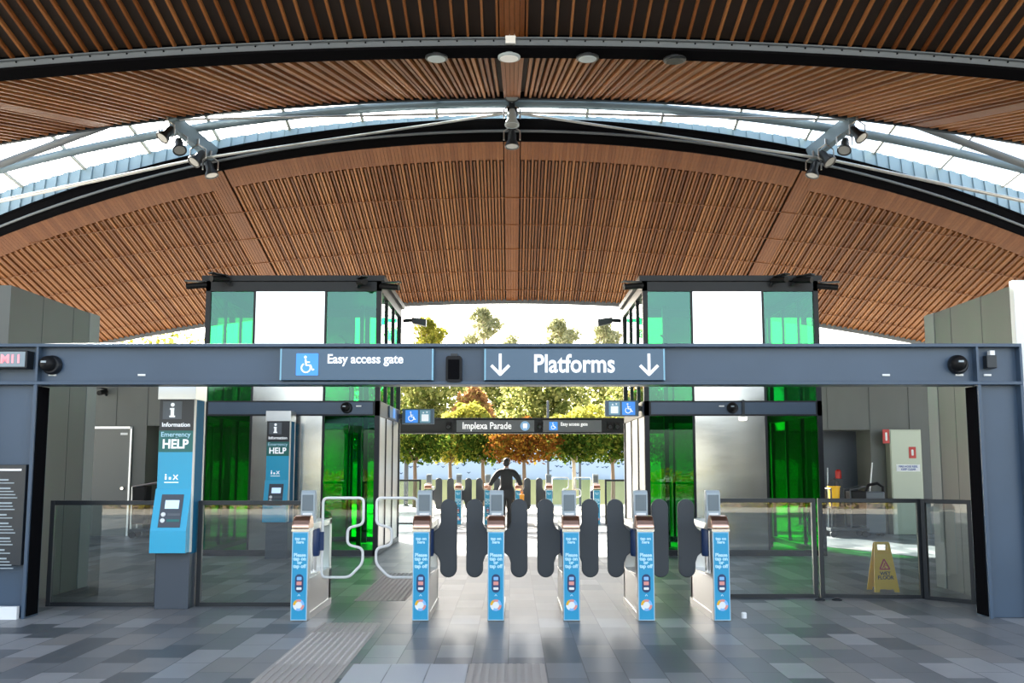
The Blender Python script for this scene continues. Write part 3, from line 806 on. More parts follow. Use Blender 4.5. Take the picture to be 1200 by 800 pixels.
barrier('b', 'glass barrier right of the last ticket gate', (2.36, 12.6), (3.66, 12.6), (1,))
barrier('b', 'glass barrier in front of the yellow wet floor sign', (3.74, 12.6), (4.90, 12.5))
barrier('b', 'narrow angled glass barrier beside the right portal column', (4.93, 12.42), (5.32, 12.05))
MB().lathe([(0, 0), (.03, 0), (.03, .05), (.02, .06), (0, .06)], (2.42, 10.95, 0), n=12).build('floor_bolt', 'white'); tag(bpy.data.objects['floor_bolt'], 'small white floor stop beside the last ticket gate', 'floor stop')
for x, lab in ((3.63, 'left black floor stop under the right glass barriers'), (3.83, 'right black floor stop under the right glass barriers')):
    o = MB().lathe([(0, 0), (.06, 0), (.06, .015), (.03, .03), (0, .03)], (x, 12.35, 0), n=14).build('floor_stop', 'steel_dark'); tag(o, lab, 'floor stop')
barrier('b', 'far glass barrier left of the far ticket gates', (-3.2, 27.6), (-2.45, 27.6))
barrier('b', 'far glass barrier right of the far ticket gates', (2.5, 27.6), (3.25, 27.6))

# ------------------------------------------------------------------ ticket gates
def gate(label, loc, left, right, group):
    t = thing('ticket_gate', label, 'ticket gate', loc, 0, group)
    W = .087
    MB().box(-W, W, 0, .14, 0, .94).build('front_post', 'stainless', t, bevel=.008)
    q = MB().box(-W + .006, W - .006, -.01, 0, .012, .90).build('front_panel', 'gate_border', t)
    MB().box(-W + .014, W - .014, -.013, -.008, .022, .89).build('blue_sheet', 'gate_blue', q)
    text('tap on\nhere', .042, (0, -.015, .815), 'gate_text', q, bold=.0018, spacing=.85)
    text('Please\ntap on\nor\ntap off', .05, (0, -.015, .61), 'gate_text', q, bold=.0022, spacing=.75)
    pil = MB().prism(rounded(-.043, .043, .29, .475, .042), -.016, -.012, 'y').build('card_pill', 'navy', q)
    MB().prism(rounded(-.024, .024, .415, .448, .006), -.018, -.015, 'y').build('card_symbol', 'sky_icon', q)
    MB().prism(rounded(-.026, .026, .365, .402, .006), -.018, -.015, 'y').build('card_symbol', 'pink', q)
    MB().prism(rounded(-.026, .026, .318, .343, .006), -.018, -.015, 'y').build('card_symbol', 'white', q)
    MB().stroke((-.012, .255), (0, .272), .007, -.016, -.012).stroke((.012, .255), (0, .272), .007, -.016, -.012).build('up_mark', 'gate_text', q)
    m = MB()
    cols = 6
    for k in range(cols): m.ring(0, .165, .034, .058, -.017, -.012, k * 60, k * 60 + 60, 6, k % 4)
    m.disc(0, .165, .034, -.016, -.012, 16, 3)
    m.build('round_emblem', ['sky_icon', 'pink', 'yellow', 'white'], q)
    # reader cap: sloped glossy top
    MB().prism([(-.02, .93), (-.02, .965), (.02, 1.015), (.085, 1.055), (.17, 1.065), (.23, 1.0), (.23, .93)], -W - .004, W + .004, 'x').build('card_reader', 'reader_reflection', t, bevel=.014)
    MB().box(-W - .005, W + .005, -.02, .235, .905, .93).build('reader_collar', 'chrome', t)
    # upright display head
    h = MB().prism([(.34, .94), (.34, 1.28), (.37, 1.315), (.46, 1.315), (.46, .94)], -.075, .075, 'x').build('display_head', 'grey_plastic', t, bevel=.01)
    MB().box(-.058, .058, .333, .342, 1.10, 1.27).build('display_screen', 'head_screen', h)
    MB().box(-.05, .05, .325, .342, 1.0, 1.075).build('ticket_slot', 'lamp_white', h)
    # side structure
    s = MB(); s.prism([(.14, .03), (.14, .46), (1.40, .40), (1.40, .03)], -W + .01, W - .01, 'x'); s.build('side_casing', 'stainless', t, bevel=.006)
    MB().box(-W + .004, W - .004, .14, 1.40, .395, .42).box(-W + .0, W - .0, .14, 1.41, .0, .07).build('side_ledge', 'stainless', t)
    MB().box(-W + .01, W - .01, .14, 1.40, .90, .97).build('top_beam', 'stainless', t, bevel=.006)
    MB().box(-W + .01, W - .01, 1.28, 1.41, .03, .97).build('rear_post', 'stainless', t, bevel=.008)
    p = MB()
    for y in (.58, .72, .78): p.tube([(0, y, .41), (0, y, .92)], .022, 8)
    p.build('inner_tube', 'chrome', t, smooth=True)
    MB().lathe([(0, .60), (.075, .60), (.085, .63), (.085, .88), (.075, .91), (0, .91)], (0, .66, 0), n=16).build('hinge_hub', 'navy', t, smooth=True)
    for sgn, kind in ((-1, left), (1, right)):
        if kind == 'pill':
            x0, x1 = .15, .335; z0, z1 = .37, 1.215
            pts = []
            for i in range(13):
                a = R(0 + 180 * i / 12); pts.append(((x0 + x1) / 2 + math.cos(a) * (x1 - x0) / 2, z1 - .0925 + math.sin(a) * .0925))
            # inner edge with neck to hub
            pts += [(x0 + .005, .96), (x0 - .02, .90), (.075, .86), (.075, .64), (x0 - .025, .60), (x0, .53)]
            for i in range(13):
                a = R(180 + 180 * i / 12); pts.append(((x0 + x1) / 2 + math.cos(a) * (x1 - x0) / 2, z0 + .0925 + math.sin(a) * .0925))
            pts = [(sgn * x, z) for x, z in pts]
            MB().prism(pts, .635, .685, 'y').build('paddle', 'rubber', t, bevel=.012)
        elif kind == 'wing':
            x0, x1 = .105, .55
            raw = [(x0, .37), (x0 + .30, .37), (x1, .52), (x1, .68), (x1 - .17, .72), (x1 - .17, .90), (x1, .94), (x1, 1.225), (x0, 1.225)]
            pts = []
            n = len(raw)
            for i in range(n):
                p0, p1, p2 = Vector(raw[i - 1]), Vector(raw[i]), Vector(raw[(i + 1) % n])
                r = .055
                a = p1 + (p0 - p1).normalized() * r; b = p1 + (p2 - p1).normalized() * r
                for j in range(6):
                    u = j / 5; pts.append(tuple((1 - u) ** 2 * a + 2 * u * (1 - u) * p1 + u * u * b))
            pts = [(sgn * x, z) for x, z in pts]
            w = MB().prism(pts, .655, .665, 'y').build('glass_wing', 'wing_glass', t)
            MB().tube([(x, .66, z) for x, z in pts], .015, 8, closed=True).build('rim', 'lamp_white', w, smooth=True)
            MB().box(min(sgn * .06, sgn * .125), max(sgn * .06, sgn * .125), .64, .68, .66, .86).build('wing_clamp', 'navy', w)
    return t
GX = [-2.18, -.935, -.165, .61, 1.375, 2.15]
cfg = [(None, 'wing'), ('wing', 'pill'), ('pill', 'pill'), ('pill', 'pill'), ('pill', 'pill'), ('pill', None)]
ords = ['leftmost ticket gate of the near row, beside the left glass barrier, with one glass wing',
        'near row ticket gate with a glass wing left and a dark paddle right',
        'near row ticket gate third from left, in line with the walking person',
        'near row ticket gate fourth from left, right of the walking person',
        'near row ticket gate fifth from left, before the right lift door glass',
        'rightmost ticket gate of the near row with a single paddle on its left']
fard = ['leftmost ticket gate of the far row, with one glass wing', 'far row ticket gate second from left with a glass wing and a paddle', 'far row ticket gate third from left, under the left hand of the person',
        'far row ticket gate fourth from left, by the right hand of the person', 'far row ticket gate fifth from left', 'rightmost ticket gate of the far row, apart from the others']
# the far row is the near row seen in plan: wide aisle on its right
fcfg = [(None, 'pill'), ('pill', 'pill'), ('pill', 'pill'), ('pill', 'pill'), ('pill', 'wing'), ('wing', None)]
FX = [-2.22, -1.42, -.64, .17, .98, 2.24]
for i in range(6):
    gate(ords[i], (GX[i], 10.72, 0), *cfg[i], 'ticket gates of the near row')
fard = ['leftmost ticket gate of the far row', 'second ticket gate from left in the far row', 'third ticket gate from left in the far row, by the left hand of the person',
        'fourth ticket gate from left in the far row, behind the person', 'fifth ticket gate from left in the far row, with a glass wing', 'rightmost ticket gate of the far row, with a glass wing']
for i in range(6):
    gate(fard[i], (FX[i], 27.3, 0), *fcfg[i], 'ticket gates of the far row')

# ------------------------------------------------------------------ tactile paving
def tactile(name, label, x0, x1, y0, y1, bars=(), group='tactile paving'):
    t = MB(); t.box(x0, x1, y0, y1, 0, .004)
    o = t.build('tactile_paving', 'tactile'); tag(o, label, 'tactile paving', group)
    s = MB()
    for a, b in bars:
        x = x0 + .03
        while x < x1 - .02:
            s.box(x - .014, x + .014, a + .02, b - .02, .004, .011); x += .06
    y = y0 + .03
    while y < y1:
        if not any(a <= y <= b for a, b in bars):
            x = x0 + .03
            while x < x1:
                s.lathe([(.016, .004), (.011, .011)], (x, y, 0), n=6); x += .06
        y += .06
    tag(s.build('studs', 'tactile', o), kind='stuff')
tactile('t', 'tactile strip leading to the wide easy access gate', -1.92, -1.31, 7.35, 10.6, ((9.95, 10.6), (7.35, 8.45)))
tactile('t', 'tactile strip continuing behind the wide easy access gate', -1.86, -1.25, 12.3, 15.3)
tactile('t', 'small tactile pad at the bottom middle of the floor', -.34, .26, 7.35, 8.47, ((7.35, 8.47),))
for k, x in enumerate((-1.27, -.96, -.65)):
    o = MB().box(x, x + .30, 7.35, 8.47, 0, .003).build('pale_paver', 'pale_paver'); tag(o, ['pale paver next to the tactile strip', 'middle pale paver between tactile strip and pad', 'pale paver next to the tactile pad'][k], 'paver', 'pale pavers')

# ------------------------------------------------------------------ wet floor sign
t = thing('wet_floor_sign', 'yellow folding wet floor sign behind the right glass barrier', 'sign', (4.70, 13.25, 0))
def leaf(nm, y_bot, y_top, flip=1):
    hw0, hw1, H = .158, .098, .61
    outer = [(-hw0, 0), (-hw0 + .06, 0), (-hw0 + .075, .035), (hw0 - .075, .035), (hw0 - .06, 0), (hw0, 0), (hw1 + .008, H - .12), (hw1, H), (-hw1, H), (-hw1 - .008, H - .12)]
    # body below the handle, side bars and top bar leave a real handle hole
    m = MB(); th = .016
    def plate(pts):
        vs = []
        for off in (0, th):
            for x, z in pts: vs.append((x, y_bot + (y_top - y_bot) * z / H + off * flip, z))
        k = len(pts); m._add(vs, [tuple(range(k)), tuple(reversed(range(k, 2 * k)))] + [(i, k + i, k + (i + 1) % k, (i + 1) % k) for i in range(k)])
    zb = H - .105
    xb = hw1 + .007
    plate(outer[:6] + [(xb, zb), (-xb, zb)])
    plate([(-xb, zb), (-.065, zb), (-.065, H - .03), (-hw1, H - .03)]); plate([(.065, zb), (xb, zb), (hw1, H - .03), (.065, H - .03)])
    plate([(-hw1, H - .03), (hw1, H - .03), (hw1 - .01, H), (-hw1 + .01, H)])
    return m.build(nm, 'yellow', t)
lf = leaf('front_leaf', -.13, -.012, -1); leaf('rear_leaf', .13, .012, 1)
sl = lambda z: -.13 + (.118) * z / .61 - .0165
def tilt(o):
    for v in o.data.vertices: v.co.y += sl(v.co.z)
m = MB(); tri = [(-.062, .28), (.062, .28), (0, .40)]
for i in range(3): m.stroke(tri[i], tri[(i + 1) % 3], .018, -.004, -.001)
m.disc(.004, .345, .010, -.004, -.001, 10); m.stroke((0, .335), (-.012, .31), .014, -.004, -.001); m.stroke((-.012, .312), (.012, .292), .010, -.004, -.001); m.stroke((-.012, .312), (-.03, .296), .010, -.004, -.001); m.stroke((.002, .33), (.026, .322), .008, -.004, -.001)
o = m.build('warning_symbol', 'red', lf); tilt(o)
o = text('WET\nFLOOR', .062, (0, -.002, .20), 'help_dark', lf, bold=.0015, spacing=.8); tilt(o)
o = MB().box(-.085, .085, -.003, -.001, .475, .481).build('crease', 'orange', lf); tilt(o)

# ------------------------------------------------------------------ cleaning things in right recess
def trolley(label, x, y, rz=0):
    t = thing('cleaning_trolley', label, 'trolley', (x, y, 0), rz)
    MB().box(-.35, .5, -.25, .25, .14, .20).build('tray', 'steel_dark', t, bevel=.01)
    MB().box(-.30, .10, -.22, .22, .62, .66).build('shelf', 'steel_dark', t)
    f = MB()
    for sx in (-.30, .12):
        for sy in (-.2, .2): f.tube([(sx, sy, .2), (sx, sy, 1.05)], .018, 8)
    f.tube([(-.30, -.2, 1.05), (-.30, .2, 1.05)], .018, 8); f.tube([(.12, -.2, 1.02), (.45, -.2, 1.10), (.45, .2, 1.10), (.12, .2, 1.02)], .018, 8)
    f.build('frame', 'rubber', t)
    MB().hexa([(.15, -.2, .25), (.46, -.2, .25), (.46, .2, .25), (.15, .2, .25), (.13, -.22, 1.0), (.48, -.22, 1.0), (.48, .22, 1.0), (.13, .22, 1.0)]).build('bag', 'black', t, bevel=.03)
    for sx in (-.28, .42):
        for sy in (-.2, .2):
            MB().lathe([(0, -.02), (.07, -.02), (.07, .02), (0, .02)], (sx, sy, .07), 'y', 14).build('wheel', 'black', t)
    return t
tr = trolley('dark cleaning trolley with a black bag in the right recess', 7.30, 22.9)
b = thing('mop_bucket', 'yellow bucket on the cleaning trolley in the right recess', 'bucket', (7.12, 22.88, .665))
MB().lathe([(0, 0), (.10, 0), (.13, .42), (.145, .42), (.145, .44), (.12, .44), (.11, .05), (0, .05)], n=18).build('body', 'yellow', b, smooth=True)
MB().tube([(-.14, 0, .42), (-.10, -.02, .55), (0, -.03, .6), (.10, -.02, .55), (.14, 0, .42)], .008, 6).build('handle', 'steel_dark', b)
def broom(label, a, bq, mat):
    t = thing('broom', label, 'broom', a, 0, 'brooms by the trolley')
    d = Vector(bq) - Vector(a)
    MB().tube([(0, 0, .08), d], .016, 8).build('handle', mat, t)
    MB().box(-.16, .16, -.03, .03, .0, .09).build('head', 'rubber', t)
broom('white handled broom leaning right in the right recess', (7.95, 23.3, 0), (8.28, 23.7, 1.62), 'white')
broom('grey handled broom leaning by the dark upright machine in the right recess', (7.10, 23.3, 0), (7.28, 23.8, 1.5), 'grey_plastic')
t = thing('floor_scrubber', 'upright dark floor machine with a red cap in the right recess', 'machine', (7.72, 24.35, 0))
MB().box(-.18, .18, -.2, .2, .04, .45).build('body', 'black', t, bevel=.04); MB().box(-.09, .09, .02, .14, .42, 1.25).build('column', 'rubber', t, bevel=.02)
MB().lathe([(0, 1.25), (.07, 1.25), (.07, 1.42), (.04, 1.46), (0, 1.46)], (0, .08, 0), n=14).build('cap', 'red', t)
t = thing('equipment_case', 'grey case with a curved black handle at the right of the right recess', 'case', (8.12, 23.2, 0))
MB().box(-.28, .18, -.18, .18, .06, .98).build('body', 'sign_grey', t, bevel=.03); MB().tube([(-.2, 0, .96), (-.12, 0, 1.12), (.08, 0, 1.16), (.2, 0, 1.08), (.22, 0, .5)], .035, 8).build('handle', 'black', t)
for x, y in ((-.2, -.14), (.1, -.14), (-.2, .14), (.1, .14)): MB().lathe([(0, -.02), (.05, -.02), (.05, .02), (0, .02)], (x, y, .05), 'y', 12).build('wheel', 'black', t)
t = thing('parked_trolley', 'dark wheeled trolley parked in the left recess doorway', 'trolley', (-7.95, 22.6, 0))
MB().box(-.3, .3, -.2, .2, .14, .2).build('tray', 'steel_dark', t); MB().hexa([(-.28, -.18, .3), (.0, -.18, .3), (.0, .18, .3), (-.28, .18, .3), (-.3, -.2, 1.12), (.02, -.2, 1.12), (.02, .2, 1.12), (-.3, .2, 1.12)]).build('bag', 'black', t, bevel=.03)
f = MB()
for sx in (-.28, .28):
    for sy in (-.18, .18): f.tube([(sx, sy, .2), (sx, sy, 1.1)], .018, 8)
f.tube([(-.28, -.18, 1.1), (.3, -.18, 1.2), (.3, .18, 1.2), (-.28, .18, 1.1)], .02, 8); f.build('frame', 'stainless', t)
for sx in (-.25, .25):
    for sy in (-.17, .17): MB().lathe([(0, -.02), (.07, -.02), (.07, .02), (0, .02)], (sx, sy, .07), 'y', 12).build('wheel', 'black', t)

# ------------------------------------------------------------------ person
def skin_mesh(verts, edges, radii, roots, levels=2):
    me = bpy.data.meshes.new('sk'); me.from_pydata([Vector(v) for v in verts], edges, [])
    o = bpy.data.objects.new('sk', me); COL.objects.link(o)
    o.modifiers.new('Skin', 'SKIN')
    if not me.skin_vertices: me.skin_vertices.new()
    sv = me.skin_vertices[0].data
    for i, r in enumerate(radii):
        sv[i].radius = r if isinstance(r, tuple) else (r, r); sv[i].use_root = (i in roots)
    s = o.modifiers.new('Sub', 'SUBSURF'); s.levels = levels; s.render_levels = levels
    dg = bpy.context.evaluated_depsgraph_get()
    out = bpy.data.meshes.new_from_object(o.evaluated_get(dg))
    bpy.data.objects.remove(o); bpy.data.meshes.remove(me)
    return out
def ellipsoid(bm, c, r, seg=20, rings=14):
    ret = bmesh.ops.create_uvsphere(bm, u_segments=seg, v_segments=rings, radius=1)
    for v in ret['verts']: v.co = Vector((c[0] + v.co.x * r[0], c[1] + v.co.y * r[1], c[2] + v.co.z * r[2]))
def remeshed(me_list, bm_extra, name, mat, parent, voxel):
    bm = bmesh.new()
    for me in me_list: bm.from_mesh(me)
    if bm_extra: bm_extra(bm)
    me = bpy.data.meshes.new(name); bm.to_mesh(me); bm.free()
    o = bpy.data.objects.new(name, me); COL.objects.link(o)
    r = o.modifiers.new('Rm', 'REMESH'); r.mode = 'VOXEL'; r.voxel_size = voxel; r.use_smooth_shade = True
    sm = o.modifiers.new('Sm', 'SMOOTH'); sm.factor = .5; sm.iterations = 3
    dg = bpy.context.evaluated_depsgraph_get()
    out = bpy.data.meshes.new_from_object(o.evaluated_get(dg)); out.name = name
    bpy.data.objects.remove(o); bpy.data.meshes.remove(me)
    out.materials.clear(); out.materials.append(MATS[mat])
    out.polygons.foreach_set('use_smooth', [True] * len(out.polygons))
    q = bpy.data.objects.new(name, out); COL.objects.link(q); q.parent = parent
    return q
PY = 24.0
per = thing('person', 'person in a dark suit seen from behind walking through the far gates', 'person', (-.13, PY, 0))
# facing +y; arms out to both sides; mid-stride
J = dict(pelvis=(0, 0, .93), chest=(0, .02, 1.22), up=(0, .015, 1.38), neck=(0, .02, 1.47), head0=(0, .03, 1.55),
         shL=(-.17, .01, 1.40), elL=(-.30, -.02, 1.24), wrL=(-.385, .08, 1.09), paL=(-.40, .13, 1.06),
         shR=(.17, .01, 1.40), elR=(.29, -.02, 1.24), wrR=(.345, .06, 1.06), paR=(.355, .09, 1.00),
         hpL=(-.09, 0, .90), knL=(-.085, -.02, .50), anL=(-.075, -.16, .11), toL=(-.085, -.02, .035),
         hpR=(.09, 0, .90), knR=(.075, .10, .50), anR=(.06, .12, .09), toR=(.065, .28, .035))
names = list(J); idx = {n: i for i, n in enumerate(names)}
verts = [J[n] for n in names]
E_ = [('pelvis', 'chest'), ('chest', 'up'), ('up', 'neck'), ('neck', 'head0'), ('up', 'shL'), ('shL', 'elL'), ('elL', 'wrL'), ('wrL', 'paL'), ('up', 'shR'), ('shR', 'elR'), ('elR', 'wrR'), ('wrR', 'paR'),
      ('pelvis', 'hpL'), ('hpL', 'knL'), ('knL', 'anL'), ('anL', 'toL'), ('pelvis', 'hpR'), ('hpR', 'knR'), ('knR', 'anR'), ('anR', 'toR')]
rad = dict(pelvis=(.13, .10), chest=(.135, .095), up=(.12, .085), neck=.055, head0=.055, shL=.062, elL=.042, wrL=.027, paL=(.036, .018), shR=.062, elR=.042, wrR=.027, paR=(.036, .018),
           hpL=.085, knL=.055, anL=.038, toL=.035, hpR=.085, knR=.055, anR=.038, toR=.035)
edges = [(idx[a], idx[b]) for a, b in E_]; radii = [rad[n] for n in names]
# fingers: short chains rooted in each palm
def fingers(pa, side, down, fwd):
    pa = Vector(pa); down, fwd = Vector(down).normalized(), Vector(fwd).normalized(); lat = down.cross(fwd).normalized()
    for k, (o, L) in enumerate(((-.030, .066), (-.010, .076), (.010, .072), (.029, .056))):
        k0 = pa + lat * o + down * .035; k1 = k0 + down * L * .55 + fwd * .008; k2 = k1 + down * L * .35 + fwd * .024
        b = len(verts); verts.extend([tuple(k0), tuple(k1), tuple(k2)]); radii.extend([.0095, .0088, .0075])
        edges.extend([(b, b + 1), (b + 1, b + 2)]); roots.append(b)
        verts.append(tuple(pa + lat * o * .5)); radii.append(.011); edges.append((b + 3, b))
    th0 = pa - lat * .032 * 1.0 - down * .02; th1 = th0 - lat * .028 + down * .03 + fwd * .015; th2 = th1 + down * .03 + fwd * .014
    b = len(verts); verts.extend([tuple(th0), tuple(th1), tuple(th2)]); radii.extend([.012, .0105, .0085]); edges.extend([(b, b + 1), (b + 1, b + 2)]); roots.append(b)
roots = [0]
fingers(J['paL'], -1, (-.1, .25, -.9), (.1, .9, .2)); fingers(J['paR'], 1, (.05, .1, -1), (0, 1, .1))
body_me = skin_mesh(verts, edges, radii, roots, 1)
def head(bm):
    ellipsoid(bm, (0, .035, 1.625), (.072, .092, .100)); ellipsoid(bm, (0, .055, 1.570), (.060, .070, .070))
    ellipsoid(bm, (0, .132, 1.598), (.013, .020, .024), 10, 8)                           # nose
    for s_ in (-1, 1): ellipsoid(bm, (s_ * .075, .03, 1.605), (.010, .020, .032), 10, 8)   # ears
    ellipsoid(bm, (0, .118, 1.555), (.026, .012, .010), 10, 8)
body = remeshed([body_me], head, 'body', 'skin', per, .008)
def hairf(bm):
    ellipsoid(bm, (0, .018, 1.650), (.080, .096, .085)); ellipsoid(bm, (0, -.018, 1.60), (.075, .065, .070))
remeshed([], hairf, 'hair', 'hair', per, .010)
e_ = MB()
for s_ in (-1, 1): e_.lathe([(0, 0), (.010, 0), (.008, .006), (0, .008)], (s_ * .03, .121, 1.622), 'y', 10)
e_.build('eyes', 'eye', per)
def garment(nm, keep, grow, mat):
    """cloth shell grown from the body surface where keep(co) holds"""
    bm = bmesh.new(); bm.from_mesh(body.data)
    bm.normal_update()
    bmesh.ops.delete(bm, geom=[f for f in bm.faces if not all(keep(v.co) for v in f.verts)], context='FACES')
    bmesh.ops.delete(bm, geom=[v for v in bm.verts if not v.link_faces], context='VERTS')
    nr = {v: v.normal.copy() for v in bm.verts}
    for v in bm.verts: v.co += nr[v] * grow(v.co)
    me = bpy.data.meshes.new(nm); bm.to_mesh(me); bm.free(); me.materials.append(MATS[mat])
    me.polygons.foreach_set('use_smooth', [True] * len(me.polygons))
    o = bpy.data.objects.new(nm, me); COL.objects.link(o); o.parent = per
    sd = o.modifiers.new('Solid', 'SOLIDIFY'); sd.thickness = .006
    return o
garment('trousers', lambda c: c.z < .96 and c.z > .075 and abs(c.x) < .27, lambda c: .016 + .008 * max(0, .5 - c.z), 'suit')
garment('jacket', lambda c: (abs(c.x) < .27 and .80 < c.z < 1.475) or (abs(c.x) >= .27 and c.z > 1.105), lambda c: .024 + (.022 if c.z < 1.0 else .022 * max(0, 1.1 - c.z) / .1 if abs(c.x) < .25 else 0), 'suit')
MB().lathe([(.062, 1.445), (.066, 1.46), (.060, 1.50), (.055, 1.50)], (0, .018, 0), n=18).build('shirt_collar', 'shirt', per, smooth=True)
for (ax, ay, az), (tx, ty, tz) in ((J['anL'], J['toL']), (J['anR'], J['toR'])):
    def shoe(bm, ax=ax, ay=ay, tx=tx, ty=ty):
        ellipsoid(bm, (tx, (ay + ty) / 2 + .04, .045), (.047, .145, .042)); ellipsoid(bm, (ax, ay - .01, .075), (.046, .065, .06))
    remeshed([], shoe, 'shoe', 'shoe', per, .010)
bg = thing('bag', 'small orange bag held in the right hand of the person', 'bag', (-.13 + .36, PY + .10, .62))
MB().hexa([(-.045, -.07, 0), (.045, -.07, 0), (.045, .07, 0), (-.045, .07, 0), (-.055, -.06, .27), (.055, -.06, .27), (.055, .06, .27), (-.055, .06, .27)]).build('body', 'orange', bg, bevel=.012)
MB().tube([(0, -.05, .26), (0, -.035, .31), (0, 0, .335), (0, .035, .31), (0, .05, .26)], .008, 6).build('handle', 'orange', bg)

# ------------------------------------------------------------------ outside
def foliage(name, blobs, n, size, mat, parent, shell=.55):
    vol = np.array([b[3] * b[4] * b[5] for b in blobs]); cnt = (n * vol / vol.sum()).astype(int) + 1
    P = []
    for b, c in zip(blobs, cnt):
        d = rng.normal(size=(c, 3)); d /= np.linalg.norm(d, axis=1)[:, None]
        r = (shell + (1 - shell) * rng.random(c)) ** (1 / 1.5)
        r *= 1 + .10 * np.sin(d[:, 0] * 9 + d[:, 2] * 7 + b[0]) 
        P.append(np.array(b[:3]) + d * r[:, None] * np.array(b[3:6]))
    P = np.concatenate(P); k = len(P)
    u = rng.normal(size=(k, 3)); u /= np.linalg.norm(u, axis=1)[:, None]
    w = np.cross(u, rng.normal(size=(k, 3))); w /= np.linalg.norm(w, axis=1)[:, None]
    s = size * (.6 + .8 * rng.random(k))[:, None]
    V = np.stack([P - u * s, P + w * s * .6, P + u * s, P - w * s * .6], 1).reshape(-1, 3)
    F = np.arange(4 * k).reshape(-1, 4)
    me = bpy.data.meshes.new(name); me.from_pydata(V.tolist(), [], F.tolist()); me.materials.append(MATS[mat])
    o = bpy.data.objects.new(name, me); COL.objects.link(o); o.parent = parent
    return o
def tree(label, x, y, trunk_h, blobs, n, size, mat, group, bark='bark', r=.12, shell=.55):
    t = thing('tree', label, 'tree', (x, y, 0), 0, group)
    tops = [Vector(b[:3]) for b in blobs]
    m = MB(); fork = Vector((0, 0, trunk_h))
    m.tube([(0, 0, 0), (.02, 0, trunk_h * .5), fork], [r * 1.15, r, r * .85], 9)
    for q in tops: m.tube([fork, fork.lerp(q, .5) + Vector((.05, 0, .05)), q], [r * .6, r * .4, r * .12], 6)
    m.build('trunk', bark, t, smooth=True)
    foliage('foliage', blobs, n, size, mat, t, shell)
    return t
def px(p, Y): return (p - 600) / 1200 * Y
SY = 38
street = [(487, 'leaf_green', 'green street tree at the left of the far opening', 1.3, SY), (528, 'leaf_yellow', 'yellow green street tree second from left in the far opening', .95, SY + 2), (566, 'leaf_green', 'green street tree behind the left side of the Implexa Parade sign', 1.05, SY + 1), (614, 'leaf_orange', 'orange brown street tree behind the person', 1.35, SY - .5),
          (672, 'leaf_green', 'green street tree right of the orange one', 1.15, SY), (717, 'leaf_green', 'green street tree at the right of the far opening', 1.3, SY + 1), (430, 'leaf_orange', 'orange street tree seen through the green glass of the left lift', 1.3, SY + 2), (775, 'leaf_yellow', 'yellow street tree seen through the green glass of the right lift', 1.3, SY + 2)]
for p, mt, lab, rr, Y in street:
    blobs = [(-.35 * rr, 0, 2.3, .75 * rr, .75 * rr, .7), (.4 * rr, .1, 2.35, .75 * rr, .75 * rr, .7), (0, -.1, 2.65, .8 * rr, .8 * rr, .65), (.1, .3, 2.1, .8 * rr, .7 * rr, .55)]
    tree(lab, px(p, Y), Y, 1.6, blobs, 2600, .085, mt, 'street trees beyond the far gates', 'pale_bark' if p in (672,) else 'bark', .075, .35)
back = [(500, 58, 8.0, 3.2, 'leaf_olive', 'olive green tall tree at the left of the far view'), (552, 50, 4.5, 1.9, 'leaf_yellow', 'bright yellow tree above the left of the far beam'), (556, 54, 5.8, 1.2, 'leaf_pink', 'small pinkish orange tree behind the yellow one'),
        (590, 71, 9.2, 3.0, 'leaf_olive', 'olive tree in the middle of the far view'), (640, 60, 8.0, 2.8, 'leaf_olive', 'dark olive tree right of the middle of the far view'), (690, 51, 4.4, 2.6, 'leaf_yellow', 'bright yellow shrub like tree above the right of the far beam'), (715, 70, 9.1, 3.0, 'leaf_olive', 'olive tree at the right of the far view'),
        (455, 68, 9.4, 3.4, 'leaf_olive', 'olive tree behind the left lift'), (200, 62, 10.0, 4.6, 'leaf_yellow', 'yellow green tree showing under the roof edge at far left'), (330, 75, 10.9, 4.2, 'leaf_olive', 'olive tree behind the left lift steel panel'), (860, 64, 8.0, 4.2, 'leaf_olive', 'olive tree behind the right lift steel panel'), (762, 62, 8.0, 2.8, 'leaf_olive', 'olive tree behind the right lift left pane')]
for p, Y, top, w, mt, lab in back:
    h = top
    blobs = [(-.4 * w, 0, h * .62, .65 * w, .6 * w, h * .30), (.4 * w, 0, h * .58, .65 * w, .6 * w, h * .30), (0, 0, h * .76, .6 * w, .6 * w, h * .25), (.1 * w, -.2 * w, h * .40, .7 * w, .6 * w, h * .28)]
    tree(lab, px(p, Y), Y, h * .3, blobs, 5200, .16, mt, 'tall trees far beyond the station', 'bark', .16, .3)
# tall sparse gums against the sky
gums = [(566, 84, 14.6, 3.0, 'tall sparse gum tree rising highest against the white sky'), (655, 84, 13.6, 3.4, 'broad sparse gum tree right of the tallest one'), (708, 91, 14.4, 2.8, 'sparse gum tree nearest the right lift against the sky'), (500, 80, 13.0, 3.2, 'low rounded gum tree nearest the left lift against the sky')]
for p, Y, top, w, lab in gums:
    blobs = []
    for i in range(19):
        a = i * 2.4; q = ((i * 7) % 19) / 18; hgt = ((i * 5) % 19) / 18
        rr_ = w * (.15 + .85 * q) * math.sqrt(max(.05, 1 - hgt * hgt))
        blobs.append((math.cos(a) * rr_, math.sin(a) * rr_, top * (.66 + .30 * hgt), .75, .75, .55))
    blobs.append((0, 0, top - .5, .6, .6, .5))
    tree(lab, px(p, Y), Y, top * .45, blobs, 4200, .15, 'leaf_yellow' if p == 500 else 'leaf_pale', 'gum trees against the sky', 'pale_bark', .16, .25)

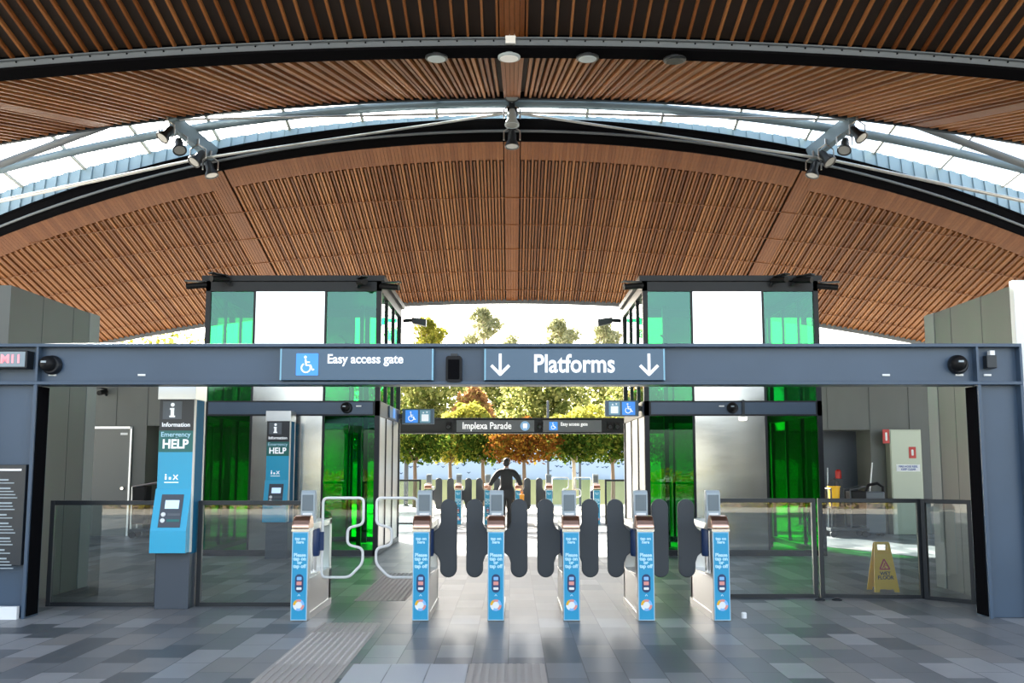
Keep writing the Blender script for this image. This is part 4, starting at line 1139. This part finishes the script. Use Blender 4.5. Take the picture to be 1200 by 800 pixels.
# grass bank, hoarding, poles
bk = MB(); bk.prism([(44, -.12), (47.2, .85), (60, 1.05), (60, -.12)], -45, 45, 'x')
o = bk.build('grass_bank', 'grass_bank'); tag(o, 'pale yellow green grassy bank across the road', 'grass', kind='structure')
h = thing('hoarding', 'pale blue hoarding with dark bird like marks behind the street trees', 'fence', (0, 48, .86))
MB().box(-14, 14, 0, .06, 0, 1.35).build('panel', 'hoarding_blue', h)
m = MB()
for i in range(46):
    x = -5.4 + i * .24 + rng.uniform(-.05, .05); z = rng.uniform(.25, 1.15); s_ = rng.uniform(.05, .10)
    m.stroke((x - s_, z + s_ * .5), (x, z), .035, -.006, 0); m.stroke((x, z), (x + s_ * 1.1, z + s_ * .6), .035, -.006, 0); m.disc(x, z, s_ * .45, -.008, 0, 8)
m.build('bird_marks', 'hoarding_mark', h)
for p, Y, hh, rr, lab in ((679, 42, 2.0, .05, 'short dark post in front of the hoarding right of the person'), (642, 41, 4.2, .045, 'slim pole between the orange and green street trees'), (477, 42, 2.2, .09, 'dark blue post at the left edge of the far opening')):
    o = MB().lathe([(0, 0), (rr * 1.8, 0), (rr * 1.8, .04), (rr, .05), (rr, hh), (0, hh + .03)], (px(p, Y), Y, -.12), n=10).build('pole', 'help_base', smooth=True); tag(o, lab, 'post')
# hedge behind the camera (mirrored in the glass)
hd = thing('hedge', 'long green hedge across the plaza behind the viewer', 'hedge', (0, -16, 0))
foliage('foliage', [(x, 0, .55, 1.6, .7, .8) for x in range(-18, 19, 2)], 9000, .12, 'leaf_yellow', hd, .4)
MB().box(-19, 19, -.08, .08, -.12, .5).build('stems', 'bark', hd)

# ------------------------------------------------------------------ light
w = bpy.data.worlds.new('World'); SC.world = w; w.use_nodes = True
nt, N, L = w.node_tree, w.node_tree.nodes, w.node_tree.links
bgd = N['Background']
sky = N.new('ShaderNodeTexSky'); sky.sky_type = 'NISHITA'; sky.sun_disc = False
sky.sun_elevation = R(26); sky.sun_rotation = R(-24)
sky.air_density = 1.0; sky.dust_density = 2.5; sky.ozone_density = 1.0
hs = N.new('ShaderNodeHueSaturation'); hs.inputs['Saturation'].default_value = .55
L.new(sky.outputs['Color'], hs.inputs['Color']); L.new(hs.outputs['Color'], bgd.inputs['Color']); bgd.inputs['Strength'].default_value = .30
sun = bpy.data.lights.new('Sun', 'SUN'); sun.energy = 20.0; sun.angle = R(.6); sun.color = (1, .93, .82)
so = bpy.data.objects.new('Sun', sun); COL.objects.link(so)
dvec = Vector((.44, -1, 0)).normalized() * math.cos(R(26.5)) + Vector((0, 0, -math.sin(R(26.5))))
so.rotation_euler = dvec.to_track_quat('-Z', 'Y').to_euler(); so.location = (-20, 50, 30)

# ------------------------------------------------------------------ camera
cam = bpy.data.cameras.new('Camera'); cam.lens = 36; cam.sensor_width = 36; cam.clip_end = 500
co = bpy.data.objects.new('Camera', cam); COL.objects.link(co)
co.location = (0, 0, 1.6); co.rotation_euler = (R(90) + math.atan(143 / 1200), 0, 0)
SC.camera = co
SC.view_settings.view_transform = 'Standard'; SC.view_settings.look = 'None'; SC.view_settings.gamma = 1
SC.view_settings.use_curve_mapping = False
SC.view_settings.exposure = 1.25
SC.cycles.max_bounces = 10; SC.cycles.diffuse_bounces = 5; SC.cycles.glossy_bounces = 4; SC.cycles.transparent_max_bounces = 24
SC.cycles.sample_clamp_indirect = 8
